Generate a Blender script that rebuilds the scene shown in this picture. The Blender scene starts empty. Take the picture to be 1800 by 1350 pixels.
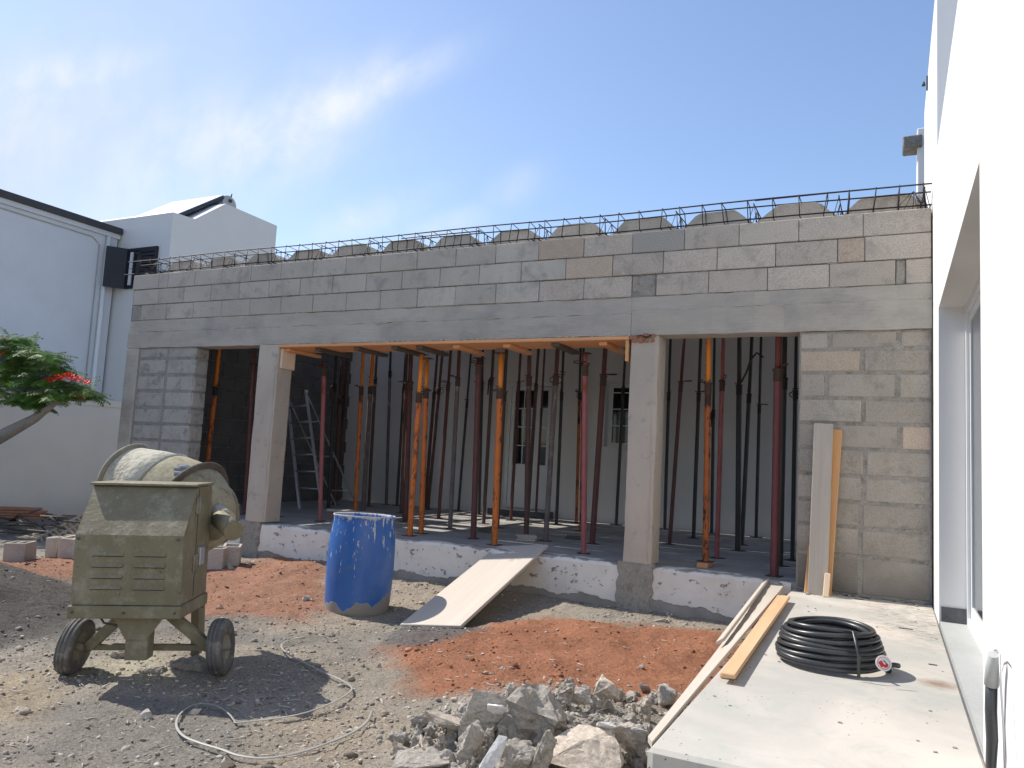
import bpy, math, random
import numpy as np
from mathutils import Vector, Matrix
random.seed(7); rng = np.random.default_rng(7)
sc = bpy.context.scene
COL = sc.collection
R = math.radians

# ------------------------------------------------------------------ camera
YAW, PITCH, ROLL, FPX = R(-26.353), R(5.597), R(3.013), 1353.86
CAM = Vector((0, 0, 1.39))
FW = Vector((math.sin(YAW)*math.cos(PITCH), math.cos(YAW)*math.cos(PITCH), math.sin(PITCH)))
_r0 = Vector((math.cos(YAW), -math.sin(YAW), 0)); _u0 = _r0.cross(FW)
RT = math.cos(ROLL)*_r0 + math.sin(ROLL)*_u0
UP = -math.sin(ROLL)*_r0 + math.cos(ROLL)*_u0
cd = bpy.data.cameras.new('camera'); cam = bpy.data.objects.new('camera', cd); COL.objects.link(cam)
cd.sensor_width = 36; cd.lens = FPX/1800*36; cd.clip_start = .05; cd.clip_end = 2000
cam.matrix_world = Matrix(((RT.x, UP.x, -FW.x, CAM.x), (RT.y, UP.y, -FW.y, CAM.y), (RT.z, UP.z, -FW.z, CAM.z), (0, 0, 0, 1)))
sc.camera = cam

def at(x, y, X=None, Y=None, Z=None):
    """point where the sight line of a photo pixel meets a plane X=, Y= or Z="""
    d = FW + RT*((x-900)/FPX) - UP*((y-675)/FPX)
    if X is not None: t = (X-CAM.x)/d.x
    elif Y is not None: t = (Y-CAM.y)/d.y
    else: t = (Z-CAM.z)/d.z
    return CAM + d*t

# ------------------------------------------------------------------ light
SUN_EL = R(48); SX, SY = -1.0, 0.05      # horizontal direction towards the sun
sd = Vector((SX, SY, 0)).normalized()*math.cos(SUN_EL) + Vector((0, 0, math.sin(SUN_EL)))
sl = bpy.data.lights.new('sun', 'SUN'); sl.energy = 3.9; sl.angle = R(.55); sl.color = (1, .935, .84)
so = bpy.data.objects.new('sun', sl); COL.objects.link(so); so.rotation_euler = sd.to_track_quat('Z', 'Y').to_euler(); so.location = (-20, 0, 30)

W = bpy.data.worlds.new('World'); sc.world = W; W.use_nodes = True
nt = W.node_tree; nt.nodes.clear(); N = nt.nodes.new; L = nt.links.new
out = N('ShaderNodeOutputWorld'); bg = N('ShaderNodeBackground'); L(bg.outputs[0], out.inputs[0])
sky = N('ShaderNodeTexSky'); sky.sky_type = 'NISHITA'; sky.sun_disc = False
sky.sun_elevation = SUN_EL; sky.sun_rotation = math.atan2(SX, SY); sky.air_density = 1.1; sky.dust_density = .35; sky.ozone_density = 3.2; sky.altitude = 50
bg.inputs['Strength'].default_value = .15
geo = N('ShaderNodeTexCoord'); sep = N('ShaderNodeSeparateXYZ'); L(geo.outputs['Generated'], sep.inputs[0])
def wm(op, a, b=None, c=None, clamp=False):
    n = N('ShaderNodeMath'); n.operation = op; n.use_clamp = clamp
    for i, v in enumerate((a, b, c)):
        if v is None: continue
        if isinstance(v, (int, float)): n.inputs[i].default_value = v
        else: L(v, n.inputs[i])
    return n.outputs[0]
ysafe = wm('MAXIMUM', sep.outputs['Y'], .12)
px_ = wm('DIVIDE', sep.outputs['X'], ysafe); pz_ = wm('DIVIDE', sep.outputs['Z'], ysafe)
comb = N('ShaderNodeCombineXYZ'); L(px_, comb.inputs[0]); L(pz_, comb.inputs[1])
def wnoise(scale, detail, rough, vec, dist=0):
    n = N('ShaderNodeTexNoise'); n.inputs['Scale'].default_value = scale; n.inputs['Detail'].default_value = detail
    n.inputs['Roughness'].default_value = rough; n.inputs['Distortion'].default_value = dist; L(vec, n.inputs['Vector']); return n
wn = wnoise(7.5, 10, .6, comb.outputs[0], .2)
def blob(x, y, ang, lx, ly, amp):
    """elongated soft cloud placed on the sky (photo pixel x,y), ang up from the horizontal"""
    d = FW + RT*((x-900)/FPX) - UP*((y-675)/FPX); cx, cz = d.x/d.y, d.z/d.y
    mx = wm('SUBTRACT', px_, cx); mz = wm('SUBTRACT', pz_, cz); c, s = math.cos(R(ang)), math.sin(R(ang))
    u = wm('ADD', wm('MULTIPLY', mx, c), wm('MULTIPLY', mz, s)); v = wm('ADD', wm('MULTIPLY', mx, -s), wm('MULTIPLY', mz, c))
    q = wm('ADD', wm('POWER', wm('ABSOLUTE', wm('DIVIDE', u, lx)), 2), wm('POWER', wm('ABSOLUTE', wm('DIVIDE', v, ly)), 2))
    return wm('MULTIPLY', wm('POWER', 2.718, wm('MULTIPLY', q, -1)), amp)
tot = None
for b in ((690, 140, 10, .11, .035, .72), (600, 180, 20, .13, .06, .82), (490, 235, 12, .17, .085, .92), (300, 260, 5, .26, .1, .62), (110, 130, -5, .3, .055, .62), (520, 290, 15, .16, .05, .5),
          (0, 220, 0, .5, .16, .5), (905, 330, 20, .05, .03, .36), (640, 385, 10, .12, .04, .5), (770, 400, 8, .1, .025, .45), (300, 330, 0, .4, .1, .35)):
    v = blob(*b); tot = v if tot is None else wm('MAXIMUM', tot, v)
# elsewhere in the sky: the same thin broken cloud
wn2 = wnoise(2.2, 7, .55, geo.outputs['Generated'], .3)
away = wm('SUBTRACT', 1, wm('MULTIPLY', wm('SUBTRACT', sep.outputs['Y'], .1), 5, clamp=True), clamp=True)
tot = wm('ADD', tot, wm('MULTIPLY', wm('MULTIPLY', wm('SUBTRACT', wn2.outputs['Fac'], .5, clamp=True), 2.2), away))
cl = wm('MULTIPLY', tot, wm('MULTIPLY', wm('SUBTRACT', wn.outputs['Fac'], .24, clamp=True), 3.1), clamp=True)
haze = wm('MAXIMUM', blob(-60, 300, 0, .95, .36, .42), blob(150, 60, 0, .8, .24, .20))
cl = wm('MULTIPLY', cl, .95); hz_ = wm('MULTIPLY', haze, 1.9, clamp=True); hmix = N('ShaderNodeMix'); hmix.data_type = 'RGBA'; L(hz_, hmix.inputs['Factor']); hmix.inputs['B'].default_value = (2.85, 3.2, 3.85, 1)
mixc = N('ShaderNodeMix'); mixc.data_type = 'RGBA'; L(cl, mixc.inputs['Factor']); tint = N('ShaderNodeMix'); tint.data_type = 'RGBA'; tint.blend_type = 'MULTIPLY'; tint.inputs['Factor'].default_value = 1; L(sky.outputs[0], tint.inputs['A']); tint.inputs['B'].default_value = (.93, .87, .87, 1); L(tint.outputs['Result'], hmix.inputs['A']); L(hmix.outputs['Result'], mixc.inputs['A'])
mixc.inputs['B'].default_value = (4.0, 4.2, 4.55, 1); L(mixc.outputs['Result'], bg.inputs['Color'])
sc.view_settings.view_transform = 'Standard'; sc.view_settings.look = 'None'; sc.view_settings.exposure = 0.6; sc.view_settings.gamma = 1
sc.view_settings.use_curve_mapping = False
sc.render.engine = 'CYCLES'; sc.cycles.max_bounces = 10; sc.cycles.diffuse_bounces = 6

# ------------------------------------------------------------------ materials
def rgba(c): return (c[0], c[1], c[2], 1)
class Mt:
    """small node builder round a Principled BSDF"""
    def __init__(s, name, rough=.85, metal=0, spec=.3):
        s.m = bpy.data.materials.new(name); s.m.use_nodes = True; s.t = s.m.node_tree
        s.b = s.t.nodes['Principled BSDF']; s.b.inputs['Roughness'].default_value = rough
        s.b.inputs['Metallic'].default_value = metal; s.b.inputs['Specular IOR Level'].default_value = spec
        s.geo = s.t.nodes.new('ShaderNodeNewGeometry'); s.pos = s.geo.outputs['Position']
        s.tc = s.t.nodes.new('ShaderNodeTexCoord'); s.oi = s.t.nodes.new('ShaderNodeObjectInfo')
    def n(s, k): return s.t.nodes.new(k)
    def l(s, a, b): s.t.links.new(a, b)
    def mth(s, op, a, b=None, clamp=False):
        n = s.n('ShaderNodeMath'); n.operation = op; n.use_clamp = clamp
        for i, v in enumerate((a, b)):
            if v is None: continue
            if isinstance(v, (int, float)): n.inputs[i].default_value = v
            else: s.l(v, n.inputs[i])
        return n.outputs[0]
    def noise(s, sc_, det=4, rough=.55, vec=None, stretch=None, dist=0):
        v = vec or s.pos
        if stretch:
            mp = s.n('ShaderNodeMapping'); mp.inputs['Scale'].default_value = stretch; s.l(v, mp.inputs[0]); v = mp.outputs[0]
        n = s.n('ShaderNodeTexNoise'); n.inputs['Scale'].default_value = sc_; n.inputs['Detail'].default_value = det
        n.inputs['Roughness'].default_value = rough; n.inputs['Distortion'].default_value = dist; s.l(v, n.inputs['Vector']); return n.outputs['Fac']
    def voro(s, sc_, feat='F1', vec=None):
        n = s.n('ShaderNodeTexVoronoi'); n.inputs['Scale'].default_value = sc_; n.feature = feat; s.l(vec or s.pos, n.inputs['Vector']); return n.outputs['Distance']
    def ramp(s, f, a, b, clamp=True):
        n = s.n('ShaderNodeMapRange'); n.inputs['From Min'].default_value = a; n.inputs['From Max'].default_value = b; s.l(f, n.inputs['Value']); return n.outputs['Result']
    def mix(s, f, a, b, mode='MIX'):
        n = s.n('ShaderNodeMix'); n.data_type = 'RGBA'; n.blend_type = mode
        if isinstance(f, (int, float)): n.inputs['Factor'].default_value = f
        else: s.l(f, n.inputs['Factor'])
        for k, v in (('A', a), ('B', b)):
            if isinstance(v, tuple): n.inputs[k].default_value = rgba(v)
            else: s.l(v, n.inputs[k])
        return n.outputs['Result']
    def col(s, c):
        if isinstance(c, tuple): s.b.inputs['Base Color'].default_value = rgba(c)
        else: s.l(c, s.b.inputs['Base Color'])
    def rnd(s, c, amt):
        """per-object brightness"""
        v = s.mth('ADD', s.mth('MULTIPLY', s.oi.outputs['Random'], 2*amt), 1-amt)
        n = s.n('ShaderNodeVectorMath'); n.operation = 'SCALE'; s.l(v, n.inputs['Scale'])
        if isinstance(c, tuple): n.inputs[0].default_value = c
        else: s.l(c, n.inputs[0])
        return n.outputs[0]
    def bump(s, h, strength=.5, dist=.01):
        n = s.n('ShaderNodeBump'); n.inputs['Strength'].default_value = strength; n.inputs['Distance'].default_value = dist
        s.l(h, n.inputs['Height']); s.l(n.outputs[0], s.b.inputs['Normal'])
    def sepz(s):
        n = s.n('ShaderNodeSeparateXYZ'); s.l(s.pos, n.inputs[0]); return n.outputs

def concrete(name, c1, c2, big=1.6, fine=90, speck=.35, dark=None, bumpd=.004, rndamt=.06, rough=.92, stretch=None, pits=True):
    m = Mt(name, rough); base = m.mix(m.ramp(m.noise(big, 5, .6, stretch=stretch), .35, .65), c1, c2)
    f = m.noise(fine, 3, .7); k = m.ramp(f, .3, .7)
    base = m.mix(speck, base, m.mix(k, tuple(x*.45 for x in c1), tuple(min(1, x*1.5) for x in c2)), 'MIX')
    if dark: base = m.mix(m.ramp(m.noise(big*2.3, 6, .65, dist=.4), .52, .68), base, dark)
    h = f
    if pits:
        p = m.ramp(m.voro(38), .06, .16); sel = m.ramp(m.noise(9, 2), .5, .56)
        pp = m.mth('MAXIMUM', p, m.mth('SUBTRACT', 1, sel)); base = m.mix(pp, tuple(x*.35 for x in c1), base); h = m.mth('ADD', m.mth('MULTIPLY', f, .5), m.mth('MULTIPLY', pp, .5))
    m.col(m.rnd(base, rndamt)); m.bump(h, .8, bumpd); return m.m

M = {}
M['block'] = concrete('block', (.46, .405, .335), (.56, .495, .415), 2.5, 120, .5, dark=(.38, .345, .295), bumpd=.008, rndamt=.1, pits=False)
M['block_grey'] = concrete('block_grey', (.41, .375, .32), (.51, .47, .40), 2.0, 140, .3, dark=(.33, .31, .27), bumpd=.004, rndamt=.07, pits=False)
M['block_pink'] = concrete('block_pink', (.46, .37, .285), (.55, .455, .355), 9, 110, .5, bumpd=.009, rndamt=.1, pits=False)
M['block_dark'] = concrete('block_dark', (.36, .34, .30), (.42, .395, .35), 4, 150, .75, bumpd=.01, pits=False)
M['mortar'] = concrete('mortar', (.29, .27, .23), (.38, .35, .30), 7, 60, .3, dark=(.20, .185, .155), bumpd=.012)
M['joint'] = concrete('joint', (.10, .098, .09), (.24, .23, .21), 12, 60, .5, bumpd=.015)
def beam_mat():
    m = Mt('cast_concrete', .9)
    a = m.noise(1.1, 5, .6, stretch=(1, 1, 4)); b = m.mix(m.ramp(a, .35, .65), (.41, .375, .315), (.52, .475, .40))
    g = m.noise(1.7, 8, .62, stretch=(1.1, 1, 1.6)); b = m.mix(m.ramp(g, .50, .80), b, (.27, .26, .235))
    w = m.noise(5.0, 5, .7, stretch=(1, 1, 6)); b = m.mix(m.ramp(w, .62, .74), b, (.50, .48, .44))
    f = m.noise(70, 4, .6); b = m.mix(.18, b, m.mix(f, (.2, .2, .19), (.5, .48, .45)))
    m.col(b); m.bump(m.mth('ADD', m.mth('MULTIPLY', m.noise(9, 5, .6, stretch=(.5, 1, 7)), .8), m.mth('MULTIPLY', f, .25)), .9, .012); return m.m
M['cast'] = beam_mat()
def pillar_mat():
    m = Mt('pillar_concrete', .9)
    b = m.mix(m.ramp(m.noise(2.2, 5, .6, stretch=(1, 1, .5)), .35, .65), (.46, .40, .325), (.57, .495, .40))
    b = m.mix(m.ramp(m.noise(8, 6, .7), .56, .72), b, (.29, .28, .26)); f = m.noise(80, 4, .6)
    b = m.mix(.15, b, m.mix(f, (.2, .2, .19), (.55, .52, .48))); m.col(b); m.bump(m.mth('ADD', m.noise(14, 5, .6), m.mth('MULTIPLY', f, .3)), .7, .008); return m.m
M['pillar'] = pillar_mat()
def damp_mat():
    m = Mt('damp_block', .92); z = m.sepz()
    nz = m.noise(2.3, 5, .6); zz = m.mth('ADD', z[2], m.mth('MULTIPLY', nz, -.9))
    b = m.mix(m.ramp(m.noise(3, 5, .6), .35, .65), (.43, .37, .295), (.53, .465, .375))
    f = m.noise(120, 3, .7); b = m.mix(.42, b, m.mix(m.ramp(f, .3, .7), (.15, .145, .13), (.66, .62, .55)))
    wet = m.ramp(zz, .55, -.05); b = m.mix(m.mth('MULTIPLY', wet, .8), b, (.20, .17, .14))
    sm = m.noise(5.5, 7, .66); b = m.mix(m.mth('MULTIPLY', m.ramp(sm, .54, .66), .7), b, (.28, .255, .21)); m.col(m.rnd(b, .09)); m.bump(m.mth('ADD', f, m.mth('MULTIPLY', sm, .8)), .9, .010); return m.m
M['damp'] = damp_mat()
M['pier_block'] = concrete('pier_block', (.35, .335, .30), (.45, .43, .385), 3.5, 120, .3, dark=(.235, .225, .20), pits=False, bumpd=.008)
def white_wall(name, c=(.8, .8, .79), dirt=.15, grime=False):
    m = Mt(name, .8); b = m.mix(m.mth('MULTIPLY', m.ramp(m.noise(1.3, 5, .6), .4, .7), dirt), c, tuple(x*.8 for x in c))
    if grime:
        z = m.sepz(); g = m.ramp(m.mth('ADD', z[2], m.mth('MULTIPLY', m.noise(3, 5, .6), .5)), .75, .2)
        b = m.mix(m.mth('MULTIPLY', g, .45), b, (.42, .38, .33))
    m.col(b); m.bump(m.noise(55, 4, .6), .25, .003); return m.m
M['white'] = white_wall('white_render_shade_tint', (.60, .62, .66), .3); M['white_gable'] = white_wall('white_gable_render', (.66, .66, .65), .2); M['white_old'] = white_wall('white_boundary', (.72, .705, .66), .3, True)  # bluish shade put into the neighbour's wall colour; its gable wing kept neutral
M['white_house'] = white_wall('white_house_wall', (.735, .73, .715), .35)
M['white_in'] = white_wall('porch_house_wall', (.70, .68, .65), .3)
def plinth_mat():
    m = Mt('peeling_plinth', .85); z = m.sepz()
    conc = m.mix(m.ramp(m.noise(6, 5, .6), .35, .65), (.27, .25, .22), (.37, .34, .30))
    wh = m.mix(m.ramp(m.noise(2.5, 6, .65), .4, .7), (.82, .775, .70), (.70, .65, .57))
    nv = m.n('ShaderNodeTexNoise'); nv.inputs['Scale'].default_value = 7; nv.inputs['Detail'].default_value = 6; m.l(m.pos, nv.inputs['Vector']); wv_ = m.n('ShaderNodeVectorMath'); wv_.operation = 'MULTIPLY_ADD'; m.l(nv.outputs['Color'], wv_.inputs[0]); wv_.inputs[1].default_value = (.22, .22, .22); m.l(m.pos, wv_.inputs[2]); wv = wv_.outputs[0]
    crack = m.ramp(m.voro(2.2, 'DISTANCE_TO_EDGE', wv), .0, .006); cs = m.ramp(m.noise(2.6, 4, .7), .60, .64)
    wh = m.mix(m.mth('MULTIPLY', m.mth('SUBTRACT', 1, crack), cs), wh, (.33, .30, .27))
    chip = m.ramp(m.noise(11, 6, .72, stretch=(1, 1, 1.4)), .615, .625)
    edge = m.mth('ADD', z[2], m.mth('MULTIPLY', m.noise(3.2, 5, .6, stretch=(1, 1, .1)), -.13))
    top = m.ramp(edge, .425, .435)
    bot = m.ramp(m.mth('ADD', z[2], m.mth('MULTIPLY', m.noise(2.0, 5, .6, stretch=(1, 1, .1)), -.3)), .03, .02)
    mk = m.mth('MAXIMUM', m.mth('MAXIMUM', chip, top), bot)
    m.col(m.mix(mk, wh, conc)); h = m.mth('SUBTRACT', m.mth('MULTIPLY', m.noise(30, 5, .6), .3), mk); m.bump(h, .8, .01); return m.m
M['plinth'] = plinth_mat()
def floor_mat():
    m = Mt('porch_floor', .85); b = m.mix(m.ramp(m.noise(1.8, 6, .65), .35, .65), (.27, .265, .25), (.40, .385, .36))
    b = m.mix(m.ramp(m.noise(14, 6, .7), .6, .7), b, (.5, .48, .45)); m.col(b); m.bump(m.noise(40, 5, .6), .4, .006); return m.m
M['floor'] = floor_mat()
def terrace_mat():
    m = Mt('terrace_screed', .62, spec=.35); p = m.pos
    b = m.mix(m.ramp(m.noise(1.5, 6, .6, dist=.5), .38, .62), (.41, .40, .365), (.52, .485, .435))
    b = m.mix(m.ramp(m.noise(3.1, 6, .65, dist=.8), .5, .72), b, (.38, .39, .36))
    b = m.mix(m.ramp(m.noise(.9, 4, .6), .55, .7), b, (.57, .515, .45))
    sp = m.ramp(m.voro(34), .16, .11); spm = m.ramp(m.noise(2.4, 3, .5), .47, .56); b = m.mix(m.mth('MULTIPLY', sp, m.mth('MULTIPLY', spm, m.ramp(m.noise(33, 1), .48, .52))), b, (.13, .12, .10))
    z = m.sepz()
    # flaking dirt crust by the block wall
    fl = m.ramp(m.noise(16, 6, .72, stretch=(.7, 2.4, 1)), .52, .55); near = m.mth('MULTIPLY', m.ramp(z[1], 4.9, 5.7), m.ramp(m.mth('ADD', z[0], m.mth('MULTIPLY', z[1], .18)), .75, 1.15))
    b = m.mix(m.mth('MULTIPLY', fl, near), b, (.25, .21, .17))
    d = m.n('ShaderNodeVectorMath'); d.operation = 'DISTANCE'; q = at(1650, 1203, Z=.45); d.inputs[1].default_value = q; m.l(p, d.inputs[0])
    st = m.ramp(m.mth('ADD', d.outputs['Value'], m.mth('MULTIPLY', m.noise(22, 4, .7), .12)), .17, .08); b = m.mix(m.mth('MULTIPLY', st, .75), b, (.20, .11, .06))
    m.col(b); m.b.inputs['Roughness'].default_value = .7; m.bump(m.noise(24, 6, .6), .25, .006); return m.m
M['terrace'] = terrace_mat()
M['dark_stone'] = concrete('dark_skirting_stone', (.10, .10, .105), (.15, .15, .155), 5, 60, .2, pits=False, bumpd=.001)
M['grey_stone'] = concrete('grey_threshold_stone', (.36, .37, .365), (.42, .43, .42), 1.5, 70, .12, pits=False, bumpd=.001, rough=.6)
def paint(name, c, c2=None, rough=.5, metal=0, wear=None, wscale=18, wlo=.6, whi=.63, bumpd=.002, spec=.4):
    m = Mt(name, rough, metal, spec); b = m.mix(m.ramp(m.noise(4, 5, .6, vec=m.tc.outputs['Object']), .35, .65), c, c2 or tuple(x*.8 for x in c))
    w = m.noise(wscale, 6, .7, vec=m.tc.outputs['Object'], stretch=(1, 1, .35))
    if wear:
        k = m.ramp(w, wlo, whi); b = m.mix(k, b, wear); m.l(m.ramp(k, 0, 1), m.b.inputs['Roughness']); m.b.inputs['Roughness'].default_value = rough
        rr = m.mth('ADD', m.mth('MULTIPLY', k, .9-rough), rough); m.l(rr, m.b.inputs['Roughness'])
    m.col(m.rnd(b, .08)); m.bump(w, .5, bumpd); return m.m
M['orange'] = paint('orange_prop_paint', (.60, .165, .025), (.50, .13, .022), .5, wear=(.17, .065, .03), wscale=15, wlo=.53, whi=.57)
M['orange_top'] = paint('orange_clean_paint', (.78, .25, .025), (.72, .21, .02), .42, wear=(.3, .1, .03), wscale=12, wlo=.66, whi=.70)
M['orange_rust'] = paint('orange_rusty_paint', (.48, .14, .03), (.33, .09, .03), .6, wear=(.06, .03, .02), wscale=16, wlo=.50, whi=.56)
M['maroon'] = paint('maroon_rust', (.14, .05, .042), (.09, .036, .03), .6, wear=(.20, .15, .13), wscale=12, wlo=.64, whi=.70)
M['pink'] = paint('faded_red_paint', (.36, .12, .12), (.28, .085, .08), .55, wear=(.22, .075, .04), wscale=15, wlo=.55, whi=.63)
M['plum'] = paint('plum_red_paint', (.19, .055, .055), (.14, .045, .04), .55, wear=(.2, .09, .05), wscale=12, wlo=.58, whi=.66)
M['black'] = paint('black_steel', (.035, .033, .033), (.05, .045, .042), .5, wear=(.11, .06, .045), wscale=12, wlo=.6, whi=.66)
M['brown'] = paint('brown_rust_steel', (.12, .065, .05), (.08, .048, .04), .65, wear=(.24, .17, .13), wscale=14, wlo=.6, whi=.68)
M['grey_tube'] = paint('cement_crusted_tube', (.19, .16, .145), (.12, .09, .08), .8, wear=(.3, .28, .26), wscale=14, wlo=.55, whi=.63)
M['collar'] = paint('dark_collar_steel', (.10, .06, .045), (.06, .042, .035), .7)
M['collar_black'] = paint('black_collar_steel', (.03, .028, .028), (.04, .036, .034), .6)
M['wire'] = paint('rusty_wire', (.10, .055, .04), (.06, .036, .03), .65, metal=.3)
M['rebar'] = paint('rusty_rebar', (.035, .026, .025), (.025, .018, .018), .6, metal=.3)
M['hole'] = paint('hole_dark', (.012, .01, .01), None, .9)
def wood(name, c1, c2, grain=22, ax='Z', knots=True, grey=0):
    m = Mt(name, .75); s = {'Z': (1, 1, .06), 'X': (.06, 1, 1), 'Y': (1, .06, 1)}[ax]; v = m.tc.outputs['Object']
    g = m.noise(grain, 5, .6, vec=v, stretch=s, dist=.6); b = m.mix(m.ramp(g, .35, .65), c1, c2)
    if knots: b = m.mix(m.ramp(m.voro(5, vec=v), .055, .03), b, tuple(x*.4 for x in c1))
    if grey: b = m.mix(m.mth('MULTIPLY', m.ramp(m.noise(3, 6, .65, vec=v, stretch=s), .35, .6), grey), b, (.43, .39, .34))
    f = m.noise(60, 3, .6, vec=v); b = m.mix(.1, b, m.mix(f, (.2, .17, .13), (.7, .6, .5)))
    m.col(m.rnd(b, .06)); m.bump(g, .4, .003); return m.m
M['pine'] = wood('fresh_pine', (.60, .31, .12), (.68, .38, .16)); M['pine_y'] = wood('fresh_pine_y', (.55, .34, .18), (.64, .42, .24), ax='Y'); M['pine_x'] = wood('orange_formwork', (.66, .30, .12), (.76, .38, .17), ax='X')
M['pine_pale'] = wood('pale_pine', (.70, .52, .35), (.76, .60, .43))
M['oldwood'] = wood('weathered_board', (.47, .41, .34), (.56, .50, .43), grey=.7); M['oldwood_y'] = wood('weathered_board_y', (.46, .41, .35), (.54, .49, .43), ax='Y', grey=.7)
M['plank'] = wood('cement_dusted_board', (.56, .50, .43), (.62, .56, .48), ax='Y', grey=.3, grain=9)
M['redwood'] = wood('reddish_board', (.30, .12, .06), (.38, .17, .09), ax='X')
M['darkwood'] = wood('dark_timber', (.05, .045, .04), (.09, .075, .06), ax='Y')
def mixer_paint():
    m = Mt('khaki_mixer_paint', .58, spec=.35); v = m.tc.outputs['Object']
    b = m.mix(m.ramp(m.noise(3, 5, .6, vec=v), .35, .65), (.165, .145, .088), (.215, .192, .122))
    z = m.n('ShaderNodeSeparateXYZ'); m.l(v, z.inputs[0]); run = m.noise(16, 5, .7, vec=v, stretch=(1.2, 1, .12)); b = m.mix(m.mth('MULTIPLY', m.ramp(run, .5, .68), .5), b, (.17, .145, .10))
    dust = m.ramp(m.noise(7, 8, .78, vec=v), .5, .66); b = m.mix(m.mth('MULTIPLY', dust, .5), b, (.38, .36, .28))
    ru = m.ramp(m.noise(19, 7, .75, vec=v), .64, .67); b = m.mix(m.mth('MULTIPLY', ru, .8), b, (.11, .055, .03))
    sp = m.ramp(m.noise(48, 3, .6, vec=v), .66, .72); b = m.mix(m.mth('MULTIPLY', sp, .5), b, (.4, .38, .32))
    m.col(b); m.bump(m.mth('ADD', m.noise(38, 4, .65, vec=v), m.mth('MULTIPLY', m.noise(4, 2, .5, vec=v), 3)), .6, .006); return m.m
M['khaki'] = mixer_paint()
M['drum'] = concrete('cement_crusted_drum', (.40, .375, .29), (.52, .49, .40), 5, 22, .3, bumpd=.02, pits=False)
M['drum_dark'] = concrete('cement_dark_drum', (.17, .155, .125), (.27, .25, .20), 6, 30, .2, bumpd=.006, pits=False)
M['drum_cone'] = concrete('drum_cone_paint', (.27, .245, .16), (.36, .33, .235), 4, 30, .3, dark=(.19, .15, .10), bumpd=.004, pits=False)
M['drum_blue'] = paint('blue_spray_mark', (.22, .26, .36), (.28, .30, .36), .7)
M['tyre'] = concrete('dusty_tyre', (.085, .085, .085), (.16, .155, .145), 7, 60, .15, dark=(.25, .235, .20), pits=False, bumpd=.003)
def barrel_mat():
    m = Mt('blue_plastic_barrel', .38, spec=.5); v = m.tc.outputs['Object']; z = m.n('ShaderNodeSeparateXYZ'); m.l(v, z.inputs[0]); Z = z.outputs[2]
    b = m.mix(m.ramp(m.noise(3, 4, .6, vec=v), .3, .7), (.025, .115, .37), (.032, .14, .44))
    hz = m.ramp(m.noise(5, 6, .7, vec=v, stretch=(1, 1, .3)), .5, .75); b = m.mix(m.mth('MULTIPLY', hz, .3), b, (.16, .22, .42))
    drip = m.noise(21, 4, .65, vec=v, stretch=(1.6, 1.6, .28)); th = m.mth('ADD', drip, m.mth('MULTIPLY', m.ramp(Z, .30, .88), .15))
    dr = m.ramp(th, .705, .73); rimz = m.ramp(m.mth('ADD', Z, m.mth('MULTIPLY', m.noise(13, 4, .7, vec=v), .16)), .945, .96)
    base = m.ramp(m.mth('ADD', Z, m.mth('MULTIPLY', m.noise(4.5, 3, .5, vec=v, stretch=(1, 1, .1)), -.42)), -.055, -.065)
    grime = m.ramp(m.noise(9, 6, .75, vec=v), .56, .68); b = m.mix(m.mth('MULTIPLY', grime, .45), b, (.12, .17, .22))
    k = m.mth('MAXIMUM', m.mth('MAXIMUM', dr, m.mth('MULTIPLY', rimz, .85)), base)
    cem = m.mix(m.ramp(base, 0, 1), (.52, .53, .50), (.27, .25, .22)); m.col(m.mix(k, b, cem)); m.l(m.mth('ADD', m.mth('MULTIPLY', k, .5), .38), m.b.inputs['Roughness'])
    m.bump(m.mth('ADD', k, m.mth('MULTIPLY', m.noise(30, 4, .6, vec=v), .3)), .35, .004); return m.m
M['barrel'] = barrel_mat()
def rubble_mat(name, c1, c2, rough_=.02):
    m = Mt(name, .95); v = m.tc.outputs['Object']
    b = m.mix(m.ramp(m.noise(9, 6, .7, vec=v), .35, .65), c1, c2); f = m.noise(60, 5, .75, vec=v); b = m.mix(.45, b, m.mix(m.ramp(f, .3, .7), tuple(x*.35 for x in c1), tuple(min(1, x*1.4) for x in c2)))
    m.col(m.rnd(b, .15)); m.bump(m.mth('ADD', m.noise(22, 6, .7, vec=v), m.mth('MULTIPLY', f, .5)), 1, rough_); return m.m
M['rubble'] = rubble_mat('rubble_concrete', (.38, .35, .31), (.48, .44, .385)); M['rubble_warm'] = rubble_mat('rubble_screed', (.46, .40, .33), (.54, .47, .39), .01)
M['rubble_white'] = rubble_mat('rubble_whitewash', (.76, .75, .73), (.80, .79, .77), .004)
M['plastic_strap'] = paint('white_strap', (.36, .355, .33), (.28, .27, .24), .5)
M['rubber'] = paint('black_hose_rubber', (.036, .039, .041), (.055, .058, .06), .32, bumpd=.001, spec=.5)
M['fascia'] = paint('dark_roof_fascia', (.055, .052, .055), None, .6); M['shutter'] = paint('dark_blue_shutter', (.013, .017, .026), None, .5)
M['glass'] = Mt('dark_glass', .06, spec=.6).m; M['glass'].node_tree.nodes['Principled BSDF'].inputs['Base Color'].default_value = (.012, .014, .02, 1)
M['pvc'] = paint('white_pvc', (.74, .75, .74), (.70, .71, .70), .35); M['alu'] = paint('aluminium', (.55, .56, .57), None, .4, metal=.7)
M['tank'] = paint('grey_tank_steel', (.42, .43, .46), None, .35, metal=.6); M['cap'] = paint('grey_plastic_cap', (.45, .46, .45), None, .5)
M['leaf'] = None

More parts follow.
